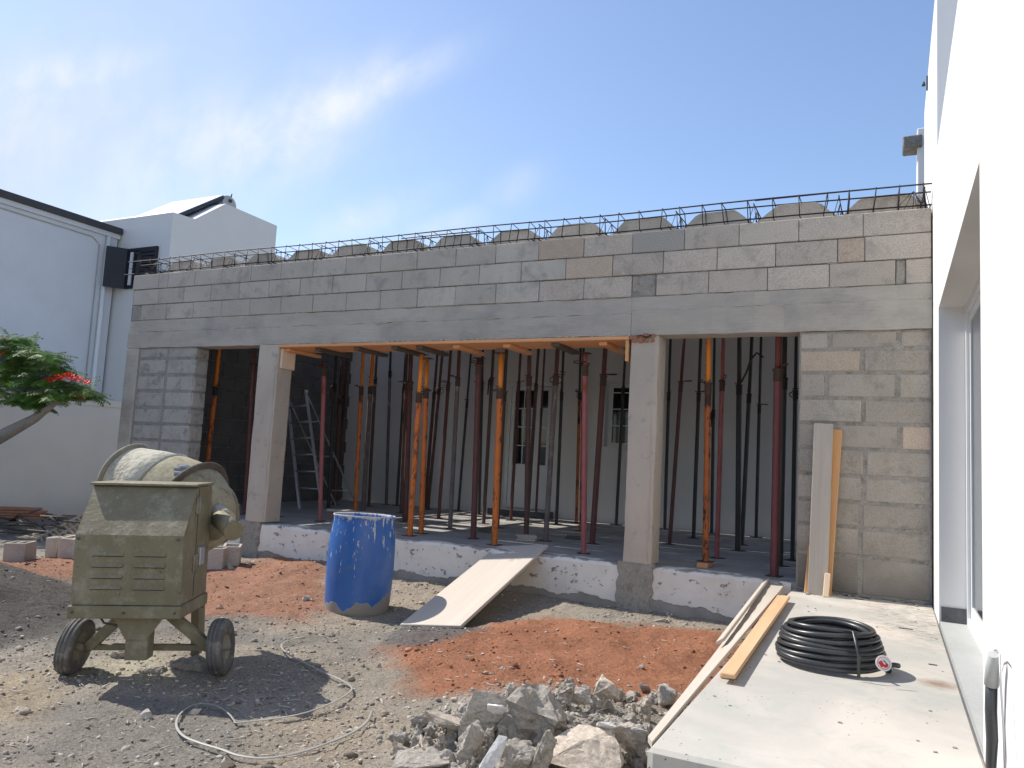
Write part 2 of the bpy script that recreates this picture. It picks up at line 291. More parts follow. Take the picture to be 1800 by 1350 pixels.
# ------------------------------------------------------------------ mesh helpers
class MB:
    def __init__(s): s.v = []; s.f = []; s.sm = []
    def add(s, vs, fs, smooth=False):
        o = len(s.v); s.v += [tuple(p) for p in vs]; s.f += [tuple(i+o for i in f) for f in fs]; s.sm += [smooth]*len(fs); return s
    def box(s, a, b, T=None):
        (x0, y0, z0), (x1, y1, z1) = a, b
        vs = [Vector(p) for p in ((x0, y0, z0), (x1, y0, z0), (x1, y1, z0), (x0, y1, z0), (x0, y0, z1), (x1, y0, z1), (x1, y1, z1), (x0, y1, z1))]
        if T: vs = [T @ p for p in vs]
        return s.add(vs, [(0, 3, 2, 1), (4, 5, 6, 7), (0, 1, 5, 4), (1, 2, 6, 5), (2, 3, 7, 6), (3, 0, 4, 7)])
    def cbox(s, a, b, ch=.006, jit=0, T=None):
        """chamfered box, optional worn corners"""
        a = Vector(a); b = Vector(b); vs = []; idx = {}
        for ix in (0, 1):
            for iy in (0, 1):
                for iz in (0, 1):
                    c = Vector((b.x if ix else a.x, b.y if iy else a.y, b.z if iz else a.z)); sg = Vector((-1 if ix else 1, -1 if iy else 1, -1 if iz else 1))
                    for k in range(3):   # k = the axis kept on the surface
                        o = Vector([sg[j]*ch*(1+random.random()*.7*(jit > 0)) if j != k else 0 for j in range(3)])
                        idx[(ix, iy, iz, k)] = len(vs); p = c+o
                        if jit: p = p+Vector([random.uniform(-jit, jit)*(j != k) for j in range(3)])
                        vs.append(T @ p if T else p)
        I = lambda *q: idx[q]; f = []
        for x in (0, 1): q = [I(x, 0, 0, 0), I(x, 1, 0, 0), I(x, 1, 1, 0), I(x, 0, 1, 0)]; f.append(q if x else q[::-1])
        for y in (0, 1): q = [I(0, y, 0, 1), I(1, y, 0, 1), I(1, y, 1, 1), I(0, y, 1, 1)]; f.append(q[::-1] if y else q)
        for z in (0, 1): q = [I(0, 0, z, 2), I(1, 0, z, 2), I(1, 1, z, 2), I(0, 1, z, 2)]; f.append(q if z else q[::-1])
        for x in (0, 1):
            for y in (0, 1): f.append([I(x, y, 0, 0), I(x, y, 1, 0), I(x, y, 1, 1), I(x, y, 0, 1)])
            for z in (0, 1): f.append([I(x, 0, z, 0), I(x, 1, z, 0), I(x, 1, z, 2), I(x, 0, z, 2)])
        for y in (0, 1):
            for z in (0, 1): f.append([I(0, y, z, 1), I(1, y, z, 1), I(1, y, z, 2), I(0, y, z, 2)])
        for x in (0, 1):
            for y in (0, 1):
                for z in (0, 1): f.append([I(x, y, z, 0), I(x, y, z, 1), I(x, y, z, 2)])
        cen = sum(vs, Vector())/len(vs); ff = []
        for q in f:
            n = (vs[q[1]]-vs[q[0]]).cross(vs[q[2]]-vs[q[0]]); fc = sum((vs[i] for i in q), Vector())/len(q)
            ff.append(q if n.dot(fc-cen) > 0 else q[::-1])
        return s.add(vs, ff)
    def tube(s, pts, r, n=8, cap=True, closed=False, smooth=True, flat=None):
        """swept tube; r a number or list; flat=(a,b) elliptical scaling"""
        pts = [Vector(p) for p in pts]; m = len(pts); rs = r if isinstance(r, (list, tuple)) else [r]*m; vs = []; prev = None
        for i, p in enumerate(pts):
            t = (pts[(i+1) % m]-pts[i-1]) if closed else (pts[min(i+1, m-1)]-pts[max(i-1, 0)]); t.normalize()
            if prev is None: u = t.cross(Vector((0, 0, 1))); u = u if u.length > .05 else t.cross(Vector((1, 0, 0)))
            else: u = prev-t*prev.dot(t)
            u.normalize(); prev = u; w = t.cross(u); fa, fb = flat or (1, 1)
            for k in range(n): a = 2*math.pi*k/n; vs.append(p+(u*math.cos(a)*fa+w*math.sin(a)*fb)*rs[i])
        fs = []
        for i in range(m if closed else m-1):
            for k in range(n): j = (i+1) % m; fs.append((i*n+k, i*n+(k+1) % n, j*n+(k+1) % n, j*n+k))
        s.add(vs, fs, smooth)
        if cap and not closed: o = len(s.v)-len(vs); s.f += [tuple(o+k for k in range(n))[::-1], tuple(o+(m-1)*n+k for k in range(n))]; s.sm += [False]*2
        return s
    def lathe(s, prof, n=32, T=None, smooth=True, wob=0):
        vs = []
        for r, z in prof:
            for k in range(n):
                a = 2*math.pi*k/n; rr = r*(1+wob*math.sin(2*a+1)); p = Vector((rr*math.cos(a), rr*math.sin(a), z)); vs.append(T @ p if T else p)
        fs = [(i*n+k, i*n+(k+1) % n, (i+1)*n+(k+1) % n, (i+1)*n+k) for i in range(len(prof)-1) for k in range(n)]
        return s.add(vs, fs, smooth)
    def prism(s, poly, y0, y1):
        """poly in XZ, extruded along Y"""
        n = len(poly); vs = [(x, y0, z) for x, z in poly]+[(x, y1, z) for x, z in poly]
        return s.add(vs, [tuple(range(n)), tuple(range(2*n-1, n-1, -1))]+[(i, n+i, n+(i+1) % n, (i+1) % n) for i in range(n)])
    def mesh(s, name, mat, off=Vector((0, 0, 0))):
        me = bpy.data.meshes.new(name); me.from_pydata([(x-off[0], y-off[1], z-off[2]) for x, y, z in s.v], [], s.f); me.polygons.foreach_set('use_smooth', s.sm)
        if mat: me.materials.append(M[mat] if isinstance(mat, str) else mat)
        me.update(); return me
    def build(s, name, mat, parent=None, label=None, at_=None):
        off = Vector((0, 0, 0)); p = parent
        if at_ is not None: off = Vector(at_)
        elif parent is not None: off = parent.get('wpos') and Vector(parent['wpos']) or Vector((0, 0, 0))
        o = bpy.data.objects.new(name, s.mesh(name, mat, off)); COL.objects.link(o)
        if parent is not None: o.parent = parent
        if at_ is not None: o.location = off
        if label: o['label'] = label
        if parent is not None and 'wpos' in parent: o['wpos'] = parent['wpos']; o.location = (0, 0, 0)
        return o
def tag(o, label, cat, group=None, kind=None):
    if label: o['label'] = label
    if cat: o['category'] = cat
    if group: o['group'] = group
    if kind: o['kind'] = kind
    return o
def empty(name, loc, label, cat, group=None, world=True):
    o = bpy.data.objects.new(name, None); COL.objects.link(o); o.location = loc; o.empty_display_size = .1
    if world and Vector(loc).length > 0: o['wpos'] = tuple(loc)      # parts modelled in world coordinates
    return tag(o, label, cat, group)
def struct(o): o['kind'] = 'structure'; return o
def inst(name, me, parent, loc=(0, 0, 0), rot=None, scale=None):
    o = bpy.data.objects.new(name, me); COL.objects.link(o); o.parent = parent; o.location = loc
    if rot: o.rotation_euler = rot
    if scale: o.scale = scale
    return o
# ------------------------------------------------------------------ ground
YF = 6.866; FLOOR = .50; TER = .45; XW = .295
def vnoise(x, y, seed=0):
    xi = np.floor(x).astype(np.int64); yi = np.floor(y).astype(np.int64); fx = x-xi; fy = y-yi; fx = fx*fx*(3-2*fx); fy = fy*fy*(3-2*fy)
    def h(a, b):
        n = (a*374761393+b*668265263+seed*1442695041) & 0x7fffffff; n = ((n ^ (n >> 13))*1274126177) & 0x7fffffff; return ((n ^ (n >> 16)) & 0xffff)/65535.
    return (h(xi, yi)*(1-fx)+h(xi+1, yi)*fx)*(1-fy)+(h(xi, yi+1)*(1-fx)+h(xi+1, yi+1)*fx)*fy
def fbm(x, y, o=4, seed=0, g=.5):
    t = 0; a = 1; n = 0
    for i in range(o): t = t+a*(vnoise(x*2**i, y*2**i, seed+i)-.5); n += a; a *= g
    return t/n*2
def gz(px, py, z=0): p = at(px, py, Z=z); return (p.x, p.y)
def poly_mask(x, y, poly, soft=.12, wob=.22):
    """1 inside a polygon, soft wobbly edge"""
    xx = x+fbm(x*2.2, y*2.2, 4, 31)*wob; yy = y+fbm(x*2.2, y*2.2, 4, 47)*wob
    inside = np.zeros(x.shape, bool); d = np.full(x.shape, 1e9); n = len(poly)
    for i in range(n):
        (x0, y0), (x1, y1) = poly[i], poly[(i+1) % n]
        if y0 != y1: inside ^= ((yy > min(y0, y1)) & (yy <= max(y0, y1))) & (xx < (x1-x0)*(yy-y0)/(y1-y0)+x0)
        t = np.clip(((xx-x0)*(x1-x0)+(yy-y0)*(y1-y0))/((x1-x0)**2+(y1-y0)**2+1e-9), 0, 1); d = np.minimum(d, np.hypot(xx-x0-t*(x1-x0), yy-y0-t*(y1-y0)))
    return np.clip(.5+np.where(inside, d, -d)/(2*soft), 0, 1)
RED1 = [gz(*q, .08) for q in ((700, 1160), (760, 1112), (850, 1090), (1010, 1093), (1150, 1108), (1275, 1122), (1320, 1150), (1290, 1215), (1190, 1240), (1060, 1235), (900, 1250), (800, 1240), (720, 1215))]
RED2 = [gz(*q, .06) for q in ((-200, 990), (130, 973), (340, 985), (440, 998), (560, 983), (582, 1010), (580, 1060), (500, 1084), (420, 1080), (355, 1075), (330, 1050), (130, 1018), (-200, 1030))]
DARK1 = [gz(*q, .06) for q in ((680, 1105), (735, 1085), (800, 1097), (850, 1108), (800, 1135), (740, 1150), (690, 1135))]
TAN1 = [gz(*q, .06) for q in ((430, 985), (620, 1000), (760, 1015), (880, 1045), (850, 1090), (700, 1060), (600, 1100), (420, 1090), (480, 1080))]
TAN2 = [gz(*q) for q in ((-60, 1185), (90, 1180), (110, 1230), (60, 1270), (-60, 1280))]
TAN3 = [gz(*q) for q in ((480, 1290), (640, 1250), (740, 1300), (640, 1380), (400, 1380))]
PALE = [gz(*q) for q in ((150, 1165), (250, 1140), (330, 1165), (330, 1200), (200, 1195))]
HX, HY = -7.0, 3.3          # centre of the dark sand heap at the left
RBX, RBY = gz(960, 1300, .1)
def height(x, y, fine=True):
    x = np.asarray(x, float); y = np.asarray(y, float)
    h = .10*np.clip((y-5.2)/1.5, 0, 1)**1.5 + .03*fbm(x*.9, y*.9, 3, 3)
    m = poly_mask(x, y, RED1, .3, .15); h = h+m*(.07+.05*fbm(x*2.5, y*2.5, 3, 9))
    m = poly_mask(x, y, RED2, .3, .15); h = h+m*(.05+.04*fbm(x*2.5, y*2.5, 3, 12))
    m = poly_mask(x, y, DARK1, .15, .1); h = h+m*.04
    d = np.hypot((x-HX)*.85, (y-HY)*1.0); h = h+np.clip(.62-d*.42, 0, .5)*(1+.12*fbm(x*2, y*2, 3, 5))
    d = np.hypot((x-RBX)*1.0, (y-RBY)*.8); h = h+.20*np.exp(-(d/.6)**2)
    h = np.where((y > 6.9) & (x > -9.3), .05, h)
    if fine: h = h+.022*fbm(x*5, y*5, 5, 21, .62)+.017*np.abs(fbm(x*17, y*17, 3, 25, .65))
    return h
def H(x, y): return float(height(np.array([x]), np.array([y]), False)[0])
def ong(px, py, dz=0):
    p = at(px, py, Z=0)
    for _ in range(6): p = at(px, py, Z=H(p.x, p.y)+dz)
    return p
xs = np.concatenate([-np.geomspace(150, 12.2, 14), np.arange(-12, -8.5, .07), np.arange(-8.5, -.7, .019), np.arange(-.7, .6, .1), np.geomspace(.7, 150, 12)])
ys = np.concatenate([-np.geomspace(150, .5, 12), np.arange(-.3, 1.9, .12), np.arange(1.9, 7.0, .019), np.arange(7.0, 10, .12), np.geomspace(10.2, 250, 14)])
X, Y = np.meshgrid(xs, ys); Z = height(X, Y); nx, ny = len(xs), len(ys)
def zone(x, y):
    """base colour of the soil by what lies there"""
    c = np.array([.285, .254, .21])+np.zeros(x.shape+(3,)); n = fbm(x*1.3, y*1.3, 4, 61)[..., None]; n2 = fbm(x*5, y*5, 4, 67)[..., None]
    c = c+n*np.array([.05, .045, .04])+n2*np.array([.045, .038, .03])
    def lay(m, col, a=1): 
        nonlocal c
        m = (np.clip(m, 0, 1)*a)[..., None]; c = c*(1-m)+np.array(col)*(1+.18*n2)*m
    lay(np.clip(fbm(x*1.1+9, y*1.1, 4, 71)*3, 0, 1), (.165, .158, .145), .6)
    lay(poly_mask(x, y, TAN1), (.33, .28, .22), .8); lay(poly_mask(x, y, TAN2), (.33, .27, .19), .8); lay(poly_mask(x, y, TAN3), (.30, .25, .19), .7)
    lay(poly_mask(x, y, PALE, .1, .1), (.42, .39, .31), .8)
    lay(poly_mask(x, y, RED2, .12, .3), (.30, .15, .095), .9); lay(poly_mask(x, y, RED1, .3, .5), (.24, .14, .09), .5); lay(poly_mask(x, y, RED1, .12, .35), (.30, .13, .072), .92)
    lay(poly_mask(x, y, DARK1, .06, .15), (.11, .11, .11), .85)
    d = np.hypot(x-RBX, (y-RBY)*.8); lay(np.clip((.75-d)*3, 0, 1), (.34, .315, .27), .8)
    d = np.hypot((x-HX)*.85, (y-HY)); lay(np.clip((1.7-d)*2.5, 0, 1), (.095, .088, .078), .93)
    return np.clip(c, .01, 1)
Cg = zone(X, Y)
me = bpy.data.meshes.new('ground'); me.vertices.add(nx*ny); me.vertices.foreach_set('co', np.stack([X, Y, Z], -1).reshape(-1).astype(np.float32))
i0 = (np.arange(ny-1)[:, None]*nx+np.arange(nx-1)[None]).reshape(-1); q = np.stack([i0, i0+1, i0+nx+1, i0+nx], -1).astype(np.int32)
me.loops.add(q.size); me.loops.foreach_set('vertex_index', q.reshape(-1)); me.polygons.add(len(q)); me.polygons.foreach_set('loop_start', np.arange(0, q.size, 4, dtype=np.int32)); me.polygons.foreach_set('loop_total', np.full(len(q), 4, np.int32))
me.update(calc_edges=True); me.polygons.foreach_set('use_smooth', np.ones(len(q), bool))
ca = me.color_attributes.new('Col', 'FLOAT_COLOR', 'POINT'); ca.data.foreach_set('color', np.concatenate([Cg, np.ones(Cg.shape[:2]+(1,))], -1).reshape(-1).astype(np.float32))
def soil_mat(name, bumpd=.02, kfine=.45):
    m = Mt(name, .96, spec=.15); a = m.n('ShaderNodeVertexColor'); a.layer_name = 'Col'; b = a.outputs['Color']
    f = m.noise(70, 5, .75); k = m.ramp(f, .28, .72); sc1 = m.n('ShaderNodeVectorMath'); sc1.operation = 'SCALE'; m.l(b, sc1.inputs[0]); m.l(m.mth('ADD', m.mth('MULTIPLY', k, 1.1), .45), sc1.inputs['Scale'])
    b = sc1.outputs[0]; v = m.ramp(m.voro(75), .22, .12); s2 = m.ramp(m.noise(14, 3), .5, .62); b = m.mix(m.mth('MULTIPLY', m.mth('MULTIPLY', v, s2), .5), b, (.42, .39, .34))
    m.col(b); m.bump(m.mth('ADD', m.mth('MULTIPLY', m.noise(28, 6, .75), 1), m.mth('MULTIPLY', v, .35)), 1, bumpd); return m.m
M['soil'] = soil_mat('building_site_soil'); me.materials.append(M['soil'])
o = bpy.data.objects.new('ground', me); COL.objects.link(o); struct(o)

# loose stones on the soil (one mass)
def scatter(name, n, box_, smin, smax, power, mat, label, colfn, keep=None, flat=.6):
    bx = bpy.data.meshes; import bmesh
    bm = bmesh.new(); bmesh.ops.create_icosphere(bm, subdivisions=1, radius=1); V = np.array([v.co[:] for v in bm.verts]); F = np.array([[v.index for v in f.verts] for f in bm.faces]); bm.free()
    u = rng.random((n, 2)); x = box_[0]+(box_[1]-box_[0])*u[:, 0]; y = box_[2]+(box_[3]-box_[2])*u[:, 1]
    if keep is not None: k = keep(x, y); x, y = x[k], y[k]; n = len(x)
    s = smin+(smax-smin)*rng.random(n)**power; z = height(x, y)+s*.12
    A = rng.normal(size=(n, 3, 3)); Q = np.linalg.qr(A)[0]; sc3 = np.stack([s*rng.uniform(.7, 1.4, n), s*rng.uniform(.6, 1.1, n), s*rng.uniform(.45, .8, n)], -1)
    jit = V[None]*(1+rng.uniform(-.3, .25, (n, len(V), 1))); P = np.einsum('nij,nvj->nvi', Q, jit*sc3[:, None]); P[..., 2] *= flat; P += np.stack([x, y, z], -1)[:, None]
    me = bpy.data.meshes.new(name); nv = len(V); me.vertices.add(n*nv); me.vertices.foreach_set('co', P.reshape(-1).astype(np.float32))
    f = (F[None]+(np.arange(n)*nv)[:, None, None]).reshape(-1).astype(np.int32); me.loops.add(len(f)); me.loops.foreach_set('vertex_index', f); me.polygons.add(len(f)//3)
    me.polygons.foreach_set('loop_start', np.arange(0, len(f), 3, dtype=np.int32)); me.polygons.foreach_set('loop_total', np.full(len(f)//3, 3, np.int32)); me.update(calc_edges=True)
    c = colfn(x, y, n); ca = me.color_attributes.new('Col', 'FLOAT_COLOR', 'POINT'); c4 = np.concatenate([np.repeat(c[:, None], nv, 1), np.ones((n, nv, 1))], -1); ca.data.foreach_set('color', c4.reshape(-1).astype(np.float32))
    me.materials.append(M[mat]); o = bpy.data.objects.new(name, me); COL.objects.link(o); tag(o, label, 'gravel', None, 'stuff'); return o
def stone_mat():
    m = Mt('loose_stone', .95, spec=.15); a = m.n('ShaderNodeVertexColor'); a.layer_name = 'Col'; f = m.noise(90, 4, .7)
    s = m.n('ShaderNodeVectorMath'); s.operation = 'SCALE'; m.l(a.outputs['Color'], s.inputs[0]); m.l(m.mth('ADD', m.mth('MULTIPLY', f, .9), .55), s.inputs['Scale']); m.col(s.outputs[0]); m.bump(f, .6, .004); return m.m
M['stone'] = stone_mat()
def stone_col(x, y, n):
    c = zone(x, y); g = rng.random((n, 1)); t = rng.random((n, 1)); pale = np.array([.44, .41, .36])*rng.uniform(.7, 1.2, (n, 1)); return np.where(t < .25, pale, np.where(t < .4, c*.55, c*(1+.7*(g-.4))))
def keep1(x, y):
    r = np.maximum(poly_mask(x, y, RED1, .05), poly_mask(x, y, RED2, .05)); d = np.hypot((x-HX)*.85, y-HY)
    return (rng.random(len(x)) > r*.72) & (rng.random(len(x)) > np.clip((1.6-d)*2, 0, .8)) & (rng.random(len(x)) < np.clip(.35+fbm(x*1.5, y*1.5, 3, 91)*1.6+.3, .15, 1))
scatter('gravel', 24000, (-8.6, -.75, 1.9, 6.85), .004, .018, 2.6, 'stone', 'loose grey and tan gravel strewn over the building site soil', stone_col, keep1)
scatter('pebbles', 1500, (-8.6, -.75, 1.9, 6.85), .014, .04, 4.5, 'stone', 'larger loose pebbles and crumbs of mortar on the soil', stone_col, keep1)

def keeprb(x, y): return (rng.random(len(x)) < np.exp(-((x-RBX)**2+((y-RBY)*.8)**2)/.32)) & (x < -.77)
def rbcol(x, y, n): return np.array([.40, .37, .32])*rng.uniform(.6, 1.2, (n, 1))
scatter('rubble_fines', 6000, (RBX-1.1, -.77, RBY-1.1, RBY+1.1), .005, .024, 3, 'stone', 'small grey crumbs and dust between the rubble', rbcol, keeprb, .8)
def keepred(x, y): return rng.random(len(x)) < np.maximum(poly_mask(x, y, RED1, .05), poly_mask(x, y, RED2, .05))*np.clip(.3+fbm(x*2, y*2, 3, 95)*1.5+.2, .08, 1)
def redcol(x, y, n): return zone(x, y)*rng.uniform(.75, 1.12, (n, 1))
scatter('clods', 4500, (-8.6, -.75, 3.8, 6.6), .004, .026, 5, 'soil', 'crumbly clods on the red earth', redcol, keepred, .75)
# ------------------------------------------------------------------ terrace
mb = MB(); mb.cbox((-.735, 2.65, -.3), (XW-.003, YF+.01, TER), .012, .003); struct(mb.build('terrace', 'terrace'))

# ------------------------------------------------------------------ white house at the right
wh = empty('white_house', (XW, 3, 0), 'bright white rendered house at the right edge with a tall glazed terrace door', 'house')
JN, JF = 3.27, 6.05
wallb = MB()
wallb.box((XW, -4, -.3), (.62, JN, 3.82)); wallb.box((XW, JN, 2.6), (.62, JF, 3.82)); wallb.box((XW, JF, -.3), (.62, 6.2, 3.82)); wallb.box((XW, JN, -.3), (.62, JF, TER-.02))
wallb.box((.62, -4, 3.6), (5, 6.2, 3.8)); wallb.build('wall', 'white_house', wh)
MB().box((XW, 6.2, -.3), (5, 8.62, 5.16)).build('upper_wall', 'white_house', wh)
MB().box((XW+.004, JN+.004, TER-.02), (.62, JF-.004, TER+.012)).build('threshold', 'grey_stone', wh)
MB().box((XW+.012, JF-.012, TER+.012), (.455, JF-.001, TER+.11)).build('skirting', 'dark_stone', wh)
fr = MB()
fr.box((.455, JN, TER+.012), (.53, JN+.06, 2.6)); fr.box((.455, JF-.06, TER+.012), (.53, JF, 2.6)); fr.box((.456, JN+.06, 2.54), (.53, JF-.06, 2.6)); fr.box((.456, JN+.06, TER+.012), (.53, JF-.06, TER+.06))
frame = fr.build('door_frame', 'pvc', wh)
for y0, y1 in ((JN+.07, (JN+JF)/2+.03), ((JN+JF)/2-.03, JF-.075)):
    xa = .475 if y0 > 4 else .50; b = MB()
    b.box((xa, y0, TER+.065), (xa+.02, y0+.055, 2.535)); b.box((xa, y1-.055, TER+.065), (xa+.02, y1, 2.535)); b.box((xa+.001, y0+.055, 2.475), (xa+.02, y1-.055, 2.535)); b.box((xa+.001, y0+.055, TER+.065), (xa+.02, y1-.055, TER+.14))
    leaf_ = b.build('glazed_leaf', 'pvc', wh); g = MB(); g.box((xa+.008, y0+.055, TER+.14), (xa+.013, y1-.055, 2.475)); g.build('pane', 'glass', leaf_)
lm = empty('wall_lamp', at(1631, 146, X=XW), 'tiny dark lamp high on the outer wall of the white house', 'lamp'); p = Vector(lm['wpos'])
MB().box(p+Vector((-.012, -.03, -.06)), p+Vector((0, .03, .06))).build('bracket', 'black', lm); MB().lathe([(.0, .02), (.008, .018), (.017, -.02), (.014, -.022), (0, -.015)], 12, Matrix.Translation(p+Vector((-.035, 0, 0)))).build('lamp_shade', 'black', lm)
ps = empty('white_pier', (.28, 9.4, 3.4), 'narrow white pier behind the end of the white house with a grey slab jutting out', 'pier')
MB().cbox((.25, 9.4, 0), (.36, 9.7, 5.33), .01).build('pier_wall', 'white_house', ps); MB().cbox((.105, 9.32, 5.10), (.3, 9.62, 5.225), .008, .003).build('jutting_slab', 'joint', ps)

# ------------------------------------------------------------------ the block porch
PB = empty('block_porch', (-4.4, YF, 0), 'unfinished grey concrete block porch with a ring beam and three bays full of steel props', 'building')
def xz(px, z, Y=YF):
    a = (px-900)/FPX; A = np.array([[FW.y+RT.y*a, -UP.y], [FW.z+RT.z*a, -UP.z]]); t, tb = map(float, np.linalg.solve(A, [Y-CAM.y, z-CAM.z])); b = tb/t; return (CAM+t*(FW+RT*a-UP*b)).x
Z0, Z1, Z2, Z3, Z4 = 2.60, 2.965, 3.175, 3.385, 3.592
core = MB(); core.box((-9.16, YF+.016, Z1+.002), (.285, 7.095, Z4-.012)); core.build('joint_mortar', 'joint', PB)
rows = {(Z3, Z4): [234, 278.5, 295, 342, 390, 441, 494, 550, 608, 669, 733, 801, 871, 947, 1026, 1112, 1203, 1299, 1404, 1517, 1637],
        (Z2, Z3): [234, 277.6, 322, 370, 420, 472.5, 527, 584, 643, 706, 773, 842, 916, 994.5, 1076.6, 1165.5, 1260.5, 1363, 1472, 1520, 1637.5],
        (Z1, Z2): [231, 247, 292, 339, 388, 439, 493, 549, 608, 668, 733, 800, 871, 947, 1026, 1110, 1153, 1245.6, 1348.5, 1457.5, 1574, 1592, 1638]}
for (za, zb), js in rows.items():
    for i in range(len(js)-1):
        zm = (za+zb)/2; x0 = xz(js[i], zm); x1 = xz(js[i+1], zm); x1 = min(x1, .288); mt = 'block' if js[i] > 930 else 'block_grey'
        d0 = random.uniform(0, .006); ch = .004
        if (za, js[i]) in ((Z3, 947), ): mt = 'block_pink'
        if (za, js[i]) == (Z2, 994.5): mt = 'block_pink'
        if (za, js[i]) == (Z2, 1472): mt = 'block_pink'
        if (za, js[i]) == (Z3, 1112): mt = 'block_dark'
        lab = None; nm = 'block'
        if (za, js[i]) == (Z1, 1110) or (za, js[i]) in ((Z1, 1574), (Z1, 231)):
            MB().cbox((x0+.002, YF+.004+.004*random.random(), za-.0), (x1-.002, YF+.1, zb-.004), .008, .006).build('mortar_fill', 'mortar', PB); continue
        if (za, js[i]) == (Z2, 994.5): lab = 'reddish concrete block in the upper wall'
        if (za, js[i]) == (Z3, 1112): lab = 'coarse dark speckled block in the top course'
        b = MB(); b.cbox((x0+.0025, YF-.002+d0, za+.006+random.uniform(0, .003)), (x1-.0025, YF+.20, zb-.001-random.uniform(0, .003)), ch, .0025); b.build(nm, mt, PB, lab)
# cast ring beam: two lifts, poured in two lengths
XP2 = -2.19
for i, (x0, x1, za, zb, off) in enumerate(((-9.168, XP2, Z0, 2.81, 0), (-9.17, XP2, 2.812, Z1, .006), (XP2+.003, .288, Z0, 2.835, -.008), (XP2+.003, .288, 2.837, Z1, -.002))):
    b = MB(); n = int((x1-x0)/.12); 
    for k in range(n):   # slightly uneven face, in one mesh
        pass
    xs_ = np.linspace(x0, x1, n+1); vs = []; fs = []
    for k, x in enumerate(xs_):
        e = YF+off+.006*math.sin(k*1.7+i)+.004*random.uniform(-1, 1); zt = zb+.003*random.uniform(-1, 1); zl = za+.004*random.uniform(-1, 1)
        vs += [(x, e, zl), (x, e+.003*random.uniform(-1, 1), zt), (x, 7.1, zt), (x, 7.1, zl)]
    for k in range(n):
        a = k*4; c = a+4; fs += [(a, c, c+1, a+1), (a+1, c+1, c+2, a+2), (a+2, c+2, c+3, a+3), (a+3, c+3, c, a)]
    fs += [(0, 1, 2, 3), (n*4+3, n*4+2, n*4+1, n*4)]; b.add(vs, fs); b.build('ring_beam', 'cast', PB)
# ragged lip of concrete where the second pour ran over the first
b = MB()
for x0, x1, z, a in ((-9.1, XP2, 2.811, .4), (XP2, .27, 2.836, .9)):
    x = x0
    while x < x1:
        ln = random.uniform(.1, .45); 
        if random.random() < a: b.tube([(x+ln*t/5, YF-.002, z+random.uniform(-.012, .012)*(0 < t < 5)) for t in range(6)], [.002]+[random.uniform(.004, .009) for _ in range(4)]+[.002], 5, flat=(1, .9))
        x += ln+random.uniform(0, .2)
b.build('pour_lip', 'pillar', PB)['kind'] = 'stuff'
# mortar squeezed from the bed joints
b = MB()
for z in (Z1+.004, Z2+.004, Z3+.004):
    x = -9.1
    while x < .25:
        ln = random.uniform(.04, .22)
        if random.random() < .55: b.tube([(x+ln*t/4, YF+.006, z+random.uniform(-.004, .004)) for t in range(5)], [.001]+[random.uniform(.003, .008) for _ in range(3)]+[.001], 5)
        x += ln+random.uniform(0, .12)
b.build('bed_mortar', 'mortar', PB)['kind'] = 'stuff'
# pillars
for x0, x1 in ((-6.80, -6.49), (-2.18, -1.92)):
    b = MB(); nz = 14; vs = []; fs = []
    for k in range(nz+1):
        z = FLOOR+.02+(Z0-.002-FLOOR-.02)*k/nz; j = lambda s=.005: random.uniform(-s, s)
        vs += [(x0+j(), YF-.002+j(.003), z), (x0+.05, YF-.006+j(.003), z), (x1-.04, YF-.006+j(.003), z), (x1+j(), YF-.001+j(.003), z), (x1+.002+j(.003), 7.1, z), (x0, 7.1, z)]
    for k in range(nz):
        a = k*6
        for q in range(6): fs.append((a+q, a+(q+1) % 6, a+6+(q+1) % 6, a+6+q))
    fs += [(5, 4, 3, 2, 1, 0), tuple(nz*6+q for q in range(6))]; b.add(vs, fs); b.build('pillar', 'pillar', PB)
for x in (-1.955, -6.52): MB().tube([(x+random.uniform(-.008, .008), YF-.006, .55+k*.13) for k in range(16)], [.004]*16, 5).build('form_ridge', 'pillar', PB)
# right-hand wall, flush wide joints
MB().box((-.70, YF+.012, TER+.001), (.286, 7.09, Z0-.004)).build('wall_mortar', 'mortar', PB)
zr = [2.598, 2.441, 2.246, 2.032, 1.828, 1.621, 1.402, 1.193, .991, .763, .452]
jr = [[1404, 1458, 1580, 1640], [1404, 1515, 1640], [1404, 1452, 1577, 1640], [1404, 1517, 1640], [1404, 1582, 1640], [1404, 1520, 1640], [1404, 1517, 1640], [1404, 1512, 1640], [1404, 1512, 1640], [1403, 1512, 1640]]
for r in range(10):
    zt, zb = zr[r], zr[r+1]; zm = (zt+zb)/2; X_ = [xz(q, zm) for q in jr[r]]; X_[0] = -.702; X_[-1] = .286
    for i in range(len(X_)-1):
        g = .008; mt = 'damp'; lab = None
        if (r, i) == (1, 0): mt, lab = 'block_pink', 'salmon coloured block beside the right bay'
        if (r, i) == (4, 1): mt, lab = 'block_pink', 'tan coloured block next to the white house'
        if r == 9: zb_ = zb
        b = MB(); b.cbox((X_[i]+(g if i else 0), YF+.003+random.uniform(0, .006), zb+g*.8), (X_[i+1]-(g if i < len(X_)-2 else 0), YF+.215, zt-g*.6), .012, .004); b.build('block', mt, PB, lab)
